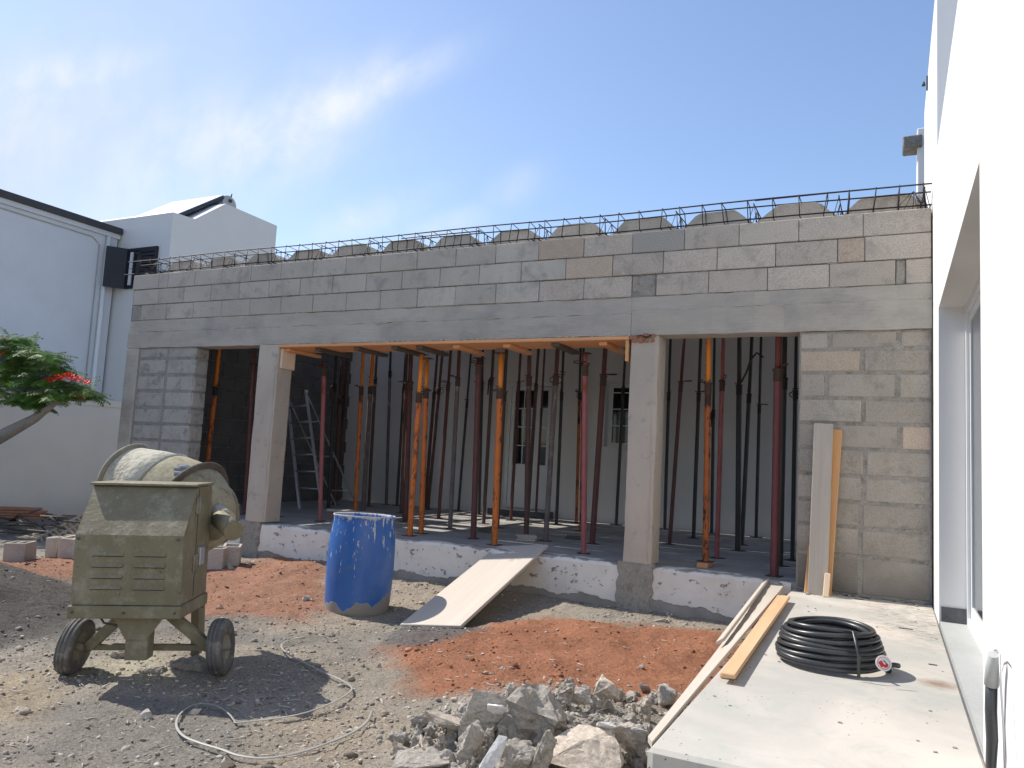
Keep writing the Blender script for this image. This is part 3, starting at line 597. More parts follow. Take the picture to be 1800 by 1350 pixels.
# left-hand wall: corner column, two blocks a course with a reveal
MB().cbox((-9.17, YF-.003, -.2), (-8.93, 7.1, Z0-.002), .012, .004).build('corner_column', 'cast', PB)
M['mortar_dark'] = concrete('dark_mortar', (.24, .23, .205), (.33, .315, .28), 6, 60, .3, dark=(.19, .18, .16), bumpd=.01, pits=False)
MB().box((-8.93, YF+.012, .0), (-7.885, 7.085, Z0-.004)).build('wall_mortar', 'mortar_dark', PB)
z = 2.45; zs = [2.595, 2.45]
while z > .1: z -= .211; zs.append(z)
for r in range(len(zs)-1):
    a, c = zs[r+1], zs[r]
    for i, (x0, x1) in enumerate(((-8.905, -8.395), (-8.365, -7.87))):
        b = MB(); b.cbox((x0, YF+.003+random.uniform(0, .006), a+.010), (x1, 7.092, c-.008), .014, .005); b.build('block', 'pier_block', PB)
# inner side wall of blocks (left), block colour darkened to stand for the shade inside
M['shade_block'] = concrete('shade_dark_block', (.10, .10, .095), (.15, .145, .14), 3, 90, .3, pits=False, bumpd=.006)
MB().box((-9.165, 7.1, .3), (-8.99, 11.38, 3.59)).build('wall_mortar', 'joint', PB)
sb = MB(); sb.cbox((0, 0, 0), (.015, .485, .195), .005); sbm = sb.mesh('side_block', 'shade_block'); L0 = Vector(PB['wpos'])
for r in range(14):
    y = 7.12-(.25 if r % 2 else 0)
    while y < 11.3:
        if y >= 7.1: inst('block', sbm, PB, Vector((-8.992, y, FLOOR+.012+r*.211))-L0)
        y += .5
# floor slab, plinth and grey footings
MB().box((-9.17, YF+.03, .25), (.29, 11.4, FLOOR)).build('floor_slab', 'floor', PB)
pl = MB(); n = 60; xs_ = np.linspace(-8.93, -.738, n+1); vs = []; fs = []
for k, x in enumerate(xs_):
    j = random.uniform(-1, 1)
    vs += [(x, YF+.02+.003*j, -.2), (x, YF+.012, FLOOR-.03+.004*j), (x, YF+.03, FLOOR+.001), (x, YF+.2, FLOOR+.004)]
for k in range(n): a = k*4; c = a+4; fs += [(a, c, c+1, a+1), (a+1, c+1, c+2, a+2), (a+2, c+2, c+3, a+3)]
pl.add(vs, fs); pl.build('plinth', 'plinth', PB)
for pts in (((1080, 1075), (1145, 1080), (1152, 985), (1096, 985)), ((418, 982), (452, 985), (475, 915), (430, 910))):
    P4 = [at(*q, Y=YF) for q in pts]; x0 = P4[0].x; x1 = P4[1].x; n = 10; vs = []; fs = []
    for k in range(n+1):
        z = -.1+(FLOOR+.125)*k/n; e = [random.uniform(-.022, .022) for _ in range(2)]; xa, xb = x0+e[0], x1+e[1]
        vs += [(xa, YF+.03, z), (xa+.01, YF-.006+random.uniform(-.002, .002), z), (xb-.01, YF-.006+random.uniform(-.002, .002), z), (xb, YF+.03, z)]
    for k in range(n): a = k*4; fs += [(a, a+1, a+5, a+4), (a+1, a+2, a+6, a+5), (a+2, a+3, a+7, a+6)]
    fs.append((n*4, n*4+1, n*4+2, n*4+3)); MB().add(vs, fs).build('pillar_footing', 'mortar', PB)
# crumbs of mortar along the foot of the right wall
b = MB()
for k in range(60): x = random.uniform(-.7, .28); r = random.uniform(.005, .016); b.box((x, YF-.03-random.random()**2*.22, TER), (x+r*1.6, YF+.0, TER+r*.7)) if k < 6 else b.cbox((x, YF-.02-random.random()**2*.3, TER), (x+r*1.5, YF-.0-random.random()*.0, TER+r*.6), .002) if False else b.box((x, YF-.05, TER+.001), (x+r*2, YF-.05+r, TER+r*.6))
b.build('mortar_crumb', 'mortar', PB)['kind'] = 'stuff'

# ------------------------------------------------------------------ roof of precast joists and infill blocks
RF = empty('joist_roof', (-4.4, YF, 3.59), 'rough roof of precast joists with trapezoid concrete infill blocks on the block porch', 'roof')
LR = Vector(RF['wpos'])
hp = [(-.338, 3.592), (-.33, 3.645), (-.27, 3.70), (-.20, 3.765), (-.15, 3.79), (.15, 3.79), (.20, 3.765), (.27, 3.70), (.33, 3.645), (.338, 3.592)]
protos = []
for v in range(4):
    b = MB(); b.prism([(x+random.uniform(-.008, .008), z-LR.z+random.uniform(-.006, .006)*(z > 3.7)) for x, z in hp], 0, .243); protos.append(b.mesh('infill_block', 'block' if v != 2 else 'block_grey'))
missing = {(11, r) for r in (4, 6, 8, 9, 10, 11, 12, 13, 15)} | {(12, r) for r in (9, 11, 12, 13, 15)} | {(10, r) for r in (11, 12, 14)}
for k in range(13):
    for r in range(17):
        if (k, r) in missing: continue
        inst('infill_block', protos[(k*5+r*3) % 4], RF, Vector((-.057-.702*k-LR.x, 7.07+r*.25-LR.y+(random.uniform(-.012, .012) if r else random.uniform(-.02, .01)), random.uniform(0, .008))))
jb = MB(); jb.cbox((-.055, 0, -.052), (.055, 4.3, .0), .004); jm = jb.mesh('joist', 'cast')
lt = MB()
for yy in range(22):
    y0 = .02+yy*.2
    for s in (-1, 1): lt.tube([(s*.035, y0, 0), (0, y0+.1, .19), (s*.035, y0+.2, 0)], .0035, 4, cap=False)
lt.tube([(0, -.09, .188), (0, 4.3, .188)], .005, 5); lt.tube([(-.035, -.2, .01), (-.035, .5, .01)], .005, 5); lt.tube([(.035, -.16, .012), (.035, .5, .01)], .005, 5)
for s in (-1, 1): lt.tube([(s*.035, -.14, 0), (0, -.06, .19)], .0035, 4)
ltm = lt.mesh('joist_lattice', 'rebar')
for k in range(14):
    x = -.057-.702*k+.351; 
    if x > .28: x = .24
    inst('joist', jm, RF, Vector((x, 7.0, 3.59-.0))-LR+Vector((0, 0, -.003))); inst('joist_lattice', ltm, RF, Vector((x, 7.0, 3.59))-LR)
# reinforcement cage lying on the top course
RC = empty('rebar_cage', (-4.3, YF+.1, 3.62), 'long rusty reinforcement cage lying along the top of the block wall', 'rebar')
ya, yb_, zl, zh = YF+.03, YF+.19, 3.625, 3.80
def barpath(y, z, x0, x1): return [(x, y+.004*math.sin(x*3+z*9), z+.006*math.sin(x*1.9+y*5)+(0.0)) for x in np.linspace(x0, x1, 40)]
for y, z, x0, x1 in ((ya, zh, -9.35, .29), (yb_, zh-.012, -9.3, .29), (ya, zl, -9.4, .29), (yb_, zl, -9.25, .29)): MB().tube(barpath(y, z, x0, x1), .0066, 6).build('bar', 'rebar', RC)
for x0, x1, y, z in ((-4.9, -3.9, ya+.03, zh-.03), (-1.1, .2, ya+.02, zh+.006), (-5.2, -3.6, ya+.05, zl+.02)): MB().tube([(x0, y, z), ((x0+x1)/2, y+.01, z+.006), (x1, y, z)], .006, 6).build('lap_bar', 'rebar', RC)
x = -9.1
while x < .25:
    t = random.uniform(-.03, .03); w = random.uniform(-.012, .012); g = .008
    P5 = [(x, ya-g, zl-g), (x+t, ya-g, zh+g), (x+t+w, yb_+g, zh-.004), (x+w, yb_+g, zl-g)]
    MB().tube(P5, .0046, 5, closed=True).build('stirrup', 'rebar', RC); x += .2+random.uniform(-.02, .02)
b = MB()
for k in range(9): b.tube([(-9.05+random.uniform(-.1, .25), ya+random.random()*.2, zl), (-9.05+random.uniform(-.3, .3), ya+random.random()*.25, zl+random.uniform(.02, .17)), (-9.0+random.uniform(-.2, .4), ya+random.random()*.2, zl+.02)], .003, 4)
for k in range(10): x = .1+random.uniform(-.1, .16); b.tube([(x, YF+.1, 3.61), (x+random.uniform(-.03, .03), YF+.12, 3.68), (.16, YF+.13, 3.78)], .0028, 4)
b.build('tie_wire', 'rebar', RC)['kind'] = 'stuff'
# ------------------------------------------------------------------ house behind the porch
YB = 11.4
HB = empty('house_behind_porch', (-4.4, YB, 0), 'old white house front with glazed door and small window at the back of the porch', 'house')
def bx_(px, z): return xz(px, z, YB)
dx0 = at(885, 780, Y=YB).x; dx1 = at(972, 700, Y=YB).x; dzt = at(930, 672, Y=YB).z; dzb = at(885, 892, Y=YB).z
wx0 = at(1063, 730, Y=YB).x; wx1 = wx0+.75; wzt = at(1063, 672, Y=YB).z; wzb = at(1063, 785, Y=YB).z
b = MB(); T_ = 3.56
b.box((-9.16, YB, 0), (dx0, YB+.3, T_)); b.box((dx0, YB, dzt), (dx1, YB+.3, T_)); b.box((dx0, YB, 0), (dx1, YB+.3, dzb)); b.box((dx1, YB, 0), (wx0, YB+.3, T_)); b.box((wx0, YB, 0), (wx1, YB+.3, wzb)); b.box((wx0, YB, wzt), (wx1, YB+.3, T_)); b.box((wx1, YB, 0), (XW, YB+.3, T_)); b.box((-9.16, YB+.3, 0), (XW, YB+.5, T_))
b.build('wall', 'white_in', HB)
MB().box((dx0-.1, YB-.25, FLOOR), (dx1+.1, YB-.002, dzb-.01)).build('doorstep', 'dark_stone', HB)
dr = MB(); y0 = YB+.1; dr.box((dx0, y0-.02, dzb), (dx0+.06, y0+.06, dzt)); dr.box((dx1-.06, y0-.02, dzb), (dx1, y0+.06, dzt)); dr.box((dx0+.06, y0-.02, dzt-.06), (dx1-.06, y0+.06, dzt)); door = dr.build('door', 'pvc', HB)
dm = dx0+(dx1-dx0)*.62; gz0 = dzb+.72
for x0, x1, nc in ((dx0+.065, dm, 2), (dm+.004, dx1-.065, 1)):
    f = MB(); f.box((x0, y0, dzb+.01), (x0+.06, y0+.04, dzt-.065)); f.box((x1-.06, y0, dzb+.01), (x1, y0+.04, dzt-.065)); f.box((x0+.06, y0, gz0-.12), (x1-.06, y0+.04, gz0)); f.box((x0+.06, y0, dzt-.12), (x1-.06, y0+.04, dzt-.065)); f.box((x0+.06, y0, dzb+.01), (x1-.06, y0+.04, dzb+.12)); f.box((x0+.06, y0+.02, dzb+.12), (x1-.06, y0+.035, gz0-.12)); f.box((x0+.11, y0+.008, dzb+.17), (x1-.11, y0+.02, gz0-.17)) if x1-x0 > .3 else None
    f.build('door_leaf', 'pvc', door)
    for c in range(nc):
        for r in range(4):
            w = (x1-x0-.12)/nc; hh = (dzt-.12-gz0)/4; xa = x0+.06+c*w; za = gz0+r*hh; MB().box((xa+.008, y0+.015, za+.008), (xa+w-.008, y0+.025, za+hh-.008)).build('pane', 'glass', door)
    g = MB(); [g.box((x0+.06, y0+.01, gz0+r*(dzt-.12-gz0)/4-.008), (x1-.06, y0+.03, gz0+r*(dzt-.12-gz0)/4+.008)) for r in range(1, 4)]; nc > 1 and g.box(((x0+x1)/2-.008, y0+.0102, gz0), ((x0+x1)/2+.008, y0+.0298, dzt-.12)); g.build('glazing_bar', 'pvc', door)
MB().box((dm-.045, y0-.012, dzb+.95), (dm-.02, y0-.001, dzb+1.15)).tube([(dm-.032, y0-.01, dzb+1.08), (dm-.032, y0-.05, dzb+1.08), (dm-.13, y0-.05, dzb+1.08)], .009, 6).build('handle', 'alu', door)
wn_ = MB(); y1 = YB+.16
for a, c in (((wx0+.0, y1, wzb), (wx0+.07, y1+.05, wzt)), ((wx1-.07, y1, wzb), (wx1, y1+.05, wzt)), ((wx0+.07, y1, wzt-.07), (wx1-.07, y1+.05, wzt)), ((wx0+.07, y1, wzb), (wx1-.07, y1+.05, wzb+.07))): wn_.box(a, c)
win = wn_.build('window', 'pvc', HB); MB().box((wx0+.07, y1+.02, wzb+.07), (wx1-.07, y1+.03, wzt-.07)).build('pane', 'glass', win)
g = MB(); [g.box((wx0+.07, y1+.005, wzb+.07+r*.26), (wx1-.07, y1+.018, wzb+.085+r*.26)) for r in range(1, 4)]; g.build('glazing_bar', 'pvc', win)
MB().cbox((wx0-.05, YB-.04, wzb-.05), (wx1+.05, YB+.15, wzb-.002), .005).build('window_sill', 'white_in', HB)

# ------------------------------------------------------------------ formwork under the middle beam
FM = empty('beam_formwork', (-4.3, YF, 2.58), 'orange wooden formwork board under the middle beam with short cross timbers', 'formwork')
MB().cbox((-6.485, YF-.02, 2.562), (-2.20, YF+.44, 2.594), .003, .001).build('board', 'pine_x', FM)
for px, mt, dz in ((568, 'darkwood', 0), (636, 'darkwood', 0), (702, 'darkwood', 0), (745, 'darkwood', 0), (810, 'pine_x', 0), (898, 'pine_x', 0), (982, 'darkwood', 0), (1066, 'pine_x', 0), (515, 'pine_x', 0)):
    x = xz(px, 2.55, YF+.15); b = MB(); b.cbox((x-.04, YF+.05, 2.522), (x+.04, YF+.62, 2.560), .003, .001); b.build('cross_timber', mt, FM)
MB().cbox((-2.235, YF-.012, 2.36), (-2.203, YF+.2, 2.56), .003).build('side_board', 'pine', FM)
MB().cbox((-6.487, YF+.02, 2.32), (-6.455, YF+.25, 2.555), .004, .002).build('side_board', 'pine_pale', FM)
b = MB(); x = -6.4
while x < -2.2:   # concrete that ran out over the board edge
    r = random.uniform(.006, .016)*(1.3 if x > -3 else 1)
    if random.random() < .75: b.cbox((x, YF-.018, 2.594), (x+r*2.4, YF+.0, 2.594+r), r*.3, .002)
    x += r*2+random.uniform(0, .05)
b.build('concrete_drip', 'pillar', FM)['kind'] = 'stuff'
# broken corner over the second pillar
CR = empty('broken_pillar_corner', at(1128, 592, Y=YF-.01), 'crumbled rust-brown concrete with bare rebar ends at the top of the right pillar', 'rubble'); b = MB(); p = Vector(CR['wpos'])
for k in range(26): q = p+Vector((random.uniform(-.1, .12), random.uniform(-.012, .0), random.uniform(-.045, .02))); r = random.uniform(.008, .022); b.cbox(q-Vector((r, r*.8, r)), q+Vector((r, r*.5, r*.8)), r*.3, .003)
b.build('crumb', 'redwood', CR); MB().tube([p+Vector((-.06, -.01, 0)), p+Vector((.0, -.04, .01)), p+Vector((.06, -.02, -.01)), p+Vector((.1, -.03, .01))], .006, 5).build('rebar_end', 'rebar', CR)

# ------------------------------------------------------------------ steel props
def prop(bpx, bpy_, tpx, tpy, cy, kind, label, r=.034, front=False, block=None, pin='loop', zb=FLOOR, holes=True, Yfix=None):
    r *= .88
    B = at(bpx, bpy_, Z=zb) if Yfix is None else None
    if Yfix is not None: q = at(bpx, bpy_, Y=Yfix); q2 = at(tpx, tpy, Y=Yfix); d = (q2-q)/(q2.z-q.z); B = q+d*(zb-q.z)
    if B.y > YB-.15: q = at(bpx, bpy_, Y=YB-.2); B = Vector((q.x, q.y, zb))
    P = at(tpx, tpy, Y=B.y); d = (P-B)/(P.z-B.z); top = 2.512 if front else 3.535; T = B+d*(top-zb)
    C = at(tpx, cy, Y=B.y); hc = C.z-zb; ax = (T-B); Ln = ax.length; ax.normalize(); hc = hc/ax.z
    root = bpy.data.objects.new('steel_prop', None); COL.objects.link(root); root.location = B; root.rotation_mode = 'QUATERNION'; root.rotation_quaternion = ax.to_track_quat('Z', 'Y')
    tag(root, label, 'prop', 'adjustable steel props standing in the porch'); root.empty_display_size = .1
    lo, hi, co = kind; z0 = 0
    if block: MB().cbox((-.14, -.05, 0), (.14, .05, .045), .004, .002).build('wood_block', 'pine_x', root); z0 = .046
    s = .065; Tm = Matrix.Rotation(random.random()*3, 4, 'Z')
    MB().cbox((-s, -s, z0), (s, s, z0+.006), .002, T=Tm).build('base_plate', co, root)
    MB().tube([(0, 0, z0+.006), (0, 0, hc*.5), (0, 0, hc-.11)], [r, r, r], 12, cap=False).build('outer_tube', lo, root)
    ri = r*.8
    MB().tube([(0, 0, hc-.13), (0, 0, Ln-.006)], ri, 12).build('inner_tube', hi, root)
    cb = MB(); cb.lathe([(r*.9, hc-.12), (r*1.12, hc-.118), (r*1.12, hc-.02), (r*1.3, hc-.018), (r*1.34, hc-.002), (ri, hc)], 12); cb.build('collar', co, root)
    if holes and hi.startswith('orange'):
        hb = MB(); z = hc+.06; a = math.atan2(-B.y, -B.x)
        while z < Ln-.05:
            for da in (0,): c_, s_ = math.cos(a+da-.25), math.sin(a+da-.25); hb.tube([(c_*ri*.9, s_*ri*.9, z), (c_*(ri+.0012), s_*(ri+.0012), z)], .0105, 6)
            z += .105
        if hb.v: hb.build('pin_hole', 'hole', root)['kind'] = 'stuff'
    a = random.uniform(2.6, 6.2)   # pin and its wire loop, mostly towards the open side
    u = Vector((math.cos(a), math.sin(a), 0)); w = Vector((-u.y, u.x, 0)); lp = .09+random.random()*.05; z = hc+.012
    if pin == 'loop': pts = [u*-.05+Vector((0, 0, z)), u*lp+Vector((0, 0, z)), u*(lp+.02)+w*.02+Vector((0, 0, z+.01)), u*lp+w*.045+Vector((0, 0, z+.015)), u*.01+w*.05+Vector((0, 0, z+.008))]; MB().tube(pts, .006, 5).build('pin', 'wire', root)
    elif pin == 'ring':
        pts = [Vector((0, 0, hc-.05))+(u*math.cos(t)*.055+u*.025)+Vector((0, 0, math.sin(t)*.038)) for t in np.linspace(0, 6.28, 13)[:-1]]
        pts2 = [Vector((0, 0, hc-.05))-(u*math.cos(t)*.05+u*.02)+Vector((0, 0, math.sin(t)*.03)) for t in np.linspace(0, 6.28, 13)[:-1]]
        MB().tube(pts, .006, 5, closed=True).tube(pts2, .006, 5, closed=True).tube([u*-.04+Vector((0, 0, z)), u*.1+Vector((0, 0, z)), u*.11+Vector((0, 0, z+.03)), u*.04+Vector((0, 0, z+.035))], .005, 5).build('pin', 'wire', root)
    else: MB().tube([u*(r+.004)+Vector((0, 0, hc-.02)), u*(r+.03)+Vector((0, 0, hc-.05)), u*(r+.035)+Vector((0, 0, hc-.25))], [.008, .012, .01], 6).build('pin', 'wire', root)
    MB().cbox((-.06, -.06, Ln-.006), (.06, .06, Ln), .002).build('head_plate', co, root)
    return root
OR = ('orange', 'orange_top', 'collar'); ORB = ('orange', 'orange_top', 'collar_black'); RUST = ('orange_rust', 'orange_top', 'collar'); BK = ('black', 'black', 'collar_black'); BR = ('brown', 'brown', 'collar'); MA = ('maroon', 'maroon', 'collar'); PK = ('pink', 'pink', 'collar'); GR = ('grey_tube', 'black', 'collar_black'); OB = ('grey_tube', 'orange_top', 'collar')
prop(365, 812, 386, 612, 680, ORB, 'orange prop with black collar alone at the front of the leftmost bay', .036, Yfix=7.5)
prop(408, 862, 424, 612, 690, ('orange', 'black', 'collar_black'), 'dim orange prop with a black upper tube deep in the leftmost bay', .034, Yfix=9.0)
prop(430, 900, 448, 612, 640, MA, 'dark prop hugging the left side of the left pillar', .03, Yfix=7.6)
prop(488, 908, 507, 612, 676, OR, 'orange prop just right of the left pillar, left of the stepladder', .034)
prop(562, 916, 571, 612, 645, PK, 'faded red prop in front of the stepladder', .032, True)
prop(521, 880, 531, 612, 700, BR, 'brown prop behind the stepladder', .028)
prop(545, 876, 552, 612, 690, BK, 'black prop behind the stepladder, next to the red front prop', .026)
prop(577, 893, 592, 610, 675, BK, 'black prop with hanging handle right of the red front prop', .03, pin='drop')
prop(588, 887, 603, 610, 700, BR, 'wide brown prop close behind a black one, right of the stepladder', .042)
prop(591, 874, 613, 608, 715, MA, 'slightly leaning dark red prop with dangling lock, left end of the white back wall', .026, pin='drop')
prop(624, 905, 639, 608, 680, OR, 'orange prop with a long dark collar seen above the blue barrel', .033)
prop(638, 902, 656, 606, 679, OB, 'prop with bright orange top and cement crusted lower tube above the blue barrel', .038)
prop(648, 890, 663, 608, 665, BR, 'dark brown prop half hidden behind the orange topped one over the barrel', .03)
prop(679, 886, 687, 606, 652, GR, 'black topped prop with bulging collar above the right rim of the barrel', .03, pin='none')
prop(698, 884, 714, 608, 680, BK, 'thin black prop left of the two orange front props', .027, pin='ring')
prop(705, 902, 716, 608, 673, BR, 'dark prop squeezed between a black and a plum coloured one', .028)
prop(712, 917, 723, 606, 672, MA, 'plum coloured thick prop right of the barrel', .042)
prop(720, 942, 743, 604, 690, OR, 'left one of the two orange props right of the barrel', .036, True)
prop(740, 938, 752, 604, 683, OR, 'right one of the two orange props right of the barrel', .035, True)
prop(747, 893, 770, 608, 690, BR, 'leaning brown prop crossing another behind the twin orange props', .031)
prop(752, 896, 779, 608, 682, BR, 'brown prop leaning right that meets its neighbour at the foot', .031, pin='ring')
prop(771, 911, 793, 608, 674, MA, 'dark leaning prop standing in a sun patch, third right of the twin orange ones', .029)
prop(791, 929, 808, 608, 663, ('grey_tube', 'maroon', 'collar'), 'cement stained prop with a straight pin left of the tall dark red one', .032)
prop(806, 891, 829, 608, 705, BK, 'thin dark prop with low collar on a brick by the back wall', .024)
prop(832, 947, 843, 606, 641, MA, 'tall dark red prop with high collar near the ramp board', .038, True)
prop(842, 905, 849, 606, 673, BK, 'black prop in the shadow of the tall dark red one', .027)
prop(850, 921, 868, 606, 663, BR, 'dark leaning prop with thick collar left of the orange prop at the ramp', .028, pin='none')
prop(869, 958, 882, 602, 682, OR, 'orange prop with rust streaked head at the top of the ramp board', .038, True)
prop(874, 928, 891, 606, 690, BR, 'brown prop directly behind the orange prop at the ramp', .031)
prop(898, 915, 916, 606, 672, MA, 'dark leaning prop in front of the left door leaf', .027)
prop(925, 946, 931, 606, 662, BR, 'brown prop standing on a little pile of boards before the door', .034)
prop(927, 922, 947, 606, 674, BR, 'dark prop crossing behind the one on the board pile', .028, pin='ring')
prop(942, 902, 958, 606, 718, MA, 'thin red-brown prop with low collar in front of the door edge', .022, pin='drop')
prop(959, 951, 981, 604, 660, ('grey_tube', 'maroon', 'collar'), 'leaning prop with mottled foot right of the door', .034, pin='ring')
prop(978, 921, 991, 606, 690, BK, 'black prop with double ring pin on the bare white wall right of the door', .027, pin='ring')
prop(1013, 919, 1021, 606, 690, ('orange_rust', 'black', 'collar_black'), 'rusty prop half hidden behind the pink front prop', .026, pin='ring')
prop(1021, 933, 1026, 606, 690, ('orange_rust', 'brown', 'collar'), 'brown prop just behind the pink front prop', .024)
prop(1026, 973, 1029, 602, 641, PK, 'pinkish red prop at the front edge of the porch, middle bay', .033, True)
prop(1041, 956, 1065, 602, 660, MA, 'thick dark red leaning prop left of the right pillar', .038)
prop(1083, 922, 1100, 604, 680, BK, 'black prop across the little window', .027, pin='none')
prop(1168, 930, 1179, 590, 690, BK, 'leftmost black prop in the right bay', .028, pin='ring')
prop(1177, 957, 1203, 590, 672, MA, 'dark red prop leaning right at the left of the right bay', .027)
prop(1219, 946, 1232, 590, 690, BK, 'black prop with hooked pin left of the orange one in the right bay', .029)
prop(1240, 996, 1246, 588, 672, RUST, 'heavily rusted orange prop on a wooden block in the right bay', .034, False, block=True, zb=FLOOR)
prop(1251, 933, 1256, 590, 720, BK, 'black prop behind the rusty orange prop of the right bay', .026, pin='drop')
prop(1260, 981, 1272, 590, 668, PK, 'dull red prop right of the rusty orange prop, right bay', .029, pin='ring')
prop(1297, 968, 1300, 590, 676, BK, 'black vertical prop in the middle of the right bay', .036)
prop(1304, 958, 1322, 590, 692, BK, 'black leaning prop with ring pin touching its neighbour in the right bay', .03, pin='ring')
prop(1329, 938, 1338, 590, 712, BK, 'thin black prop by the dark corner of the right bay', .026)
prop(1361, 1013, 1369, 586, 648, ('plum', 'plum', 'collar'), 'thick plum-red prop at the front right of the right bay with a white wire pin', .042)
prop(1371, 995, 1380, 590, 664, BK, 'black prop close behind the thick plum-red prop', .034, pin='ring')
prop(1393, 985, 1400, 590, 685, BK, 'rightmost black prop against the block wall of the right bay', .026, pin='ring')

# small packing under props and debris on the porch floor
def slab_thing(name, label, cat, px, py, z, size, rot, mat, n=1, group=None):
    p = at(px, py, Z=z); e = empty(name, p, label, cat, group)
    for k in range(n):
        T = Matrix.Translation(p+Vector((random.uniform(-.01, .01), 0, k*size[2]*1.05))) @ Matrix.Rotation(rot+k*.15, 4, 'Z'); MB().cbox((-size[0]/2, -size[1]/2, 0), (size[0]/2, size[1]/2, size[2]), .003, .001, T).build('board' if n > 1 else name+'_piece', mat, e)
    return e
slab_thing('board_pile', 'little pile of packing boards under the prop in front of the door', 'boards', 925, 950, FLOOR+.001, (.22, .14, .02), .3, 'oldwood', 3)
slab_thing('packing_brick', 'orange brick lying in the sun patch near the back wall of the porch', 'brick', 808, 893, FLOOR+.001, (.3, .14, .05), .2, 'redwood')
slab_thing('packing_block', 'short dark timber lying left of the orange prop at the ramp', 'timber', 857, 936, FLOOR+.001, (.26, .09, .05), -.2, 'darkwood')
slab_thing('dark_offcut', 'dark wooden offcut behind the pink front prop', 'timber', 1012, 948, FLOOR+.001, (.22, .1, .035), .1, 'darkwood')
sh = empty('low_bench_plank', at(600, 915, Z=FLOOR), 'low dark plank on blocks behind the blue barrel', 'plank'); p = Vector(sh['wpos']); MB().cbox(p+Vector((-.25, 0, .1)), p+Vector((.55, .16, .13)), .003).build('plank', 'oldwood', sh); MB().cbox(p+Vector((-.2, .02, 0)), p+Vector((-.05, .14, .1)), .003).cbox(p+Vector((.35, .02, 0)), p+Vector((.5, .14, .1)), .003).build('support', 'redwood', sh)

# aluminium stepladder
BL = at(527, 894, Z=FLOOR); BRr = at(567, 890, Y=BL.y+.02); BRr.z = FLOOR; LD = empty('stepladder', BL, 'aluminium stepladder in the dark corner behind the left pillar', 'ladder')
TL = at(505, 696, Y=BL.y+.38); TR = at(538, 690, Y=BL.y+.38)
def rail(a, c, nm='rail', w=.022): MB().tube([a, c], w, 4, smooth=False, flat=(1.2, .6)).build(nm, 'alu', LD)
rail(BL, TL); rail(BRr, TR)
for k in range(1, 7): t = k/7+.03; MB().tube([BL.lerp(TL, t), BRr.lerp(TR, t)], .014, 6).build('rung', 'alu', LD)
bk = Vector((0, .85, 0)); b1 = Vector((BL.x, BL.y+.85, FLOOR)); b2 = Vector((BRr.x, BRr.y+.85, FLOOR)); rail(b1, TL); rail(b2, TR); [MB().tube([b1.lerp(TL, t), b2.lerp(TR, t)], .012, 6).build('rung', 'alu', LD) for t in (.15, .45, .75)]
MB().lathe([(0, 0), (.028, 0), (.028, .04), (0, .045)], 8, Matrix.Translation(TR)).build('top_cap', 'pvc', LD)

# black cable hanging in the right bay
o = MB().tube([at(*q, Y=9) for q in ((1303, 672), (1312, 655), (1320, 632), (1330, 620), (1342, 628))], .012, 6).build('hanging_cable', 'black'); tag(o, 'black cable dangling among the props of the right bay', 'cable')
o = MB().cbox(at(1020, 925, Z=FLOOR), at(1020, 925, Z=FLOOR)+Vector((.3, .01, .004)), .001).build('floor_batten', 'pine_pale'); tag(o, 'thin pale batten lying on the porch floor near the middle', 'batten')
M['gear_dark'] = concrete('gear_rust', (.075, .062, .05), (.13, .11, .09), 6, 40, .2, pits=False, bumpd=.004)
# ------------------------------------------------------------------ neighbour house, boundary wall
NH = empty('neighbour_house', (-18, 8, 0), 'white two-storey neighbouring house with dark roof edge at the far left', 'house')
MB().box((-30, -14, -.3), (-18, 12.9, 6.6)).build('wall', 'white', NH)
MB().box((-30, -14.1, 6.64), (-17.86, 12.93, 6.8)).build('roof_fascia', 'fascia', NH)
MB().box((-30, -14.05, 6.52), (-17.93, 12.925, 6.64)).build('cornice', 'white', NH)
prof = [(12.96, -.3), (12.96, 7.09), (13.02, 7.09), (13.62, 7.13), (14.58, 7.83), (16.5, 7.8), (16.5, -.3)]
def yprism(prof, x0, x1): n = len(prof); return MB().add([(x0, y, z) for y, z in prof]+[(x1, y, z) for y, z in prof], [tuple(range(n)), tuple(range(2*n-1, n-1, -1))]+[(i, n+i, n+(i+1) % n, (i+1) % n) for i in range(n)])
p305 = at(305, 373, Y=12.96); VX = p305.x; v345 = at(343, 385, X=VX); v397 = at(397, 358, X=VX); v487 = at(487, 397, X=VX)
prof = [(12.96, -.3), (12.96, p305.z), (v345.y, v345.z), (v397.y, v397.z), (v487.y, v487.z), (v487.y, -.3)]
yprism(prof, VX, VX-9).build('gable_wing', 'white_gable', NH)
# window with shutters on the wing
wa = at(228, 440, Y=12.96); wb = at(273, 500, Y=12.96); X0, X1, ZB, ZT = wa.x, wb.x, 5.2, 6.24
w = MB(); w.box((X0, 12.90, ZB), (X0+.07, 12.958, ZT)); w.box((X1-.07, 12.90, ZB), (X1, 12.958, ZT)); w.box((X0+.07, 12.90, ZT-.07), (X1-.07, 12.958, ZT)); w.box((X0+.07, 12.90, ZB), (X1-.07, 12.958, ZB+.07)); wnd = w.build('window', 'shutter', NH)
MB().box((X0+.07, 12.94, ZB+.07), (X1-.07, 12.957, ZT-.07)).build('pane', 'glass', wnd)
xm = X0+(X1-X0)*.45
for k in range(9): z = ZB+.12+k*.1; MB().box((xm, 12.905, z), (X1-.08, 12.935, z+.065), Matrix.Translation((0, 0, 0))).build('louvre', 'shutter', wnd)
MB().box((X0+.1, 12.915, ZB+.09), (X0+.2, 12.938, ZT-.09)).build('curtain', 'white', wnd)
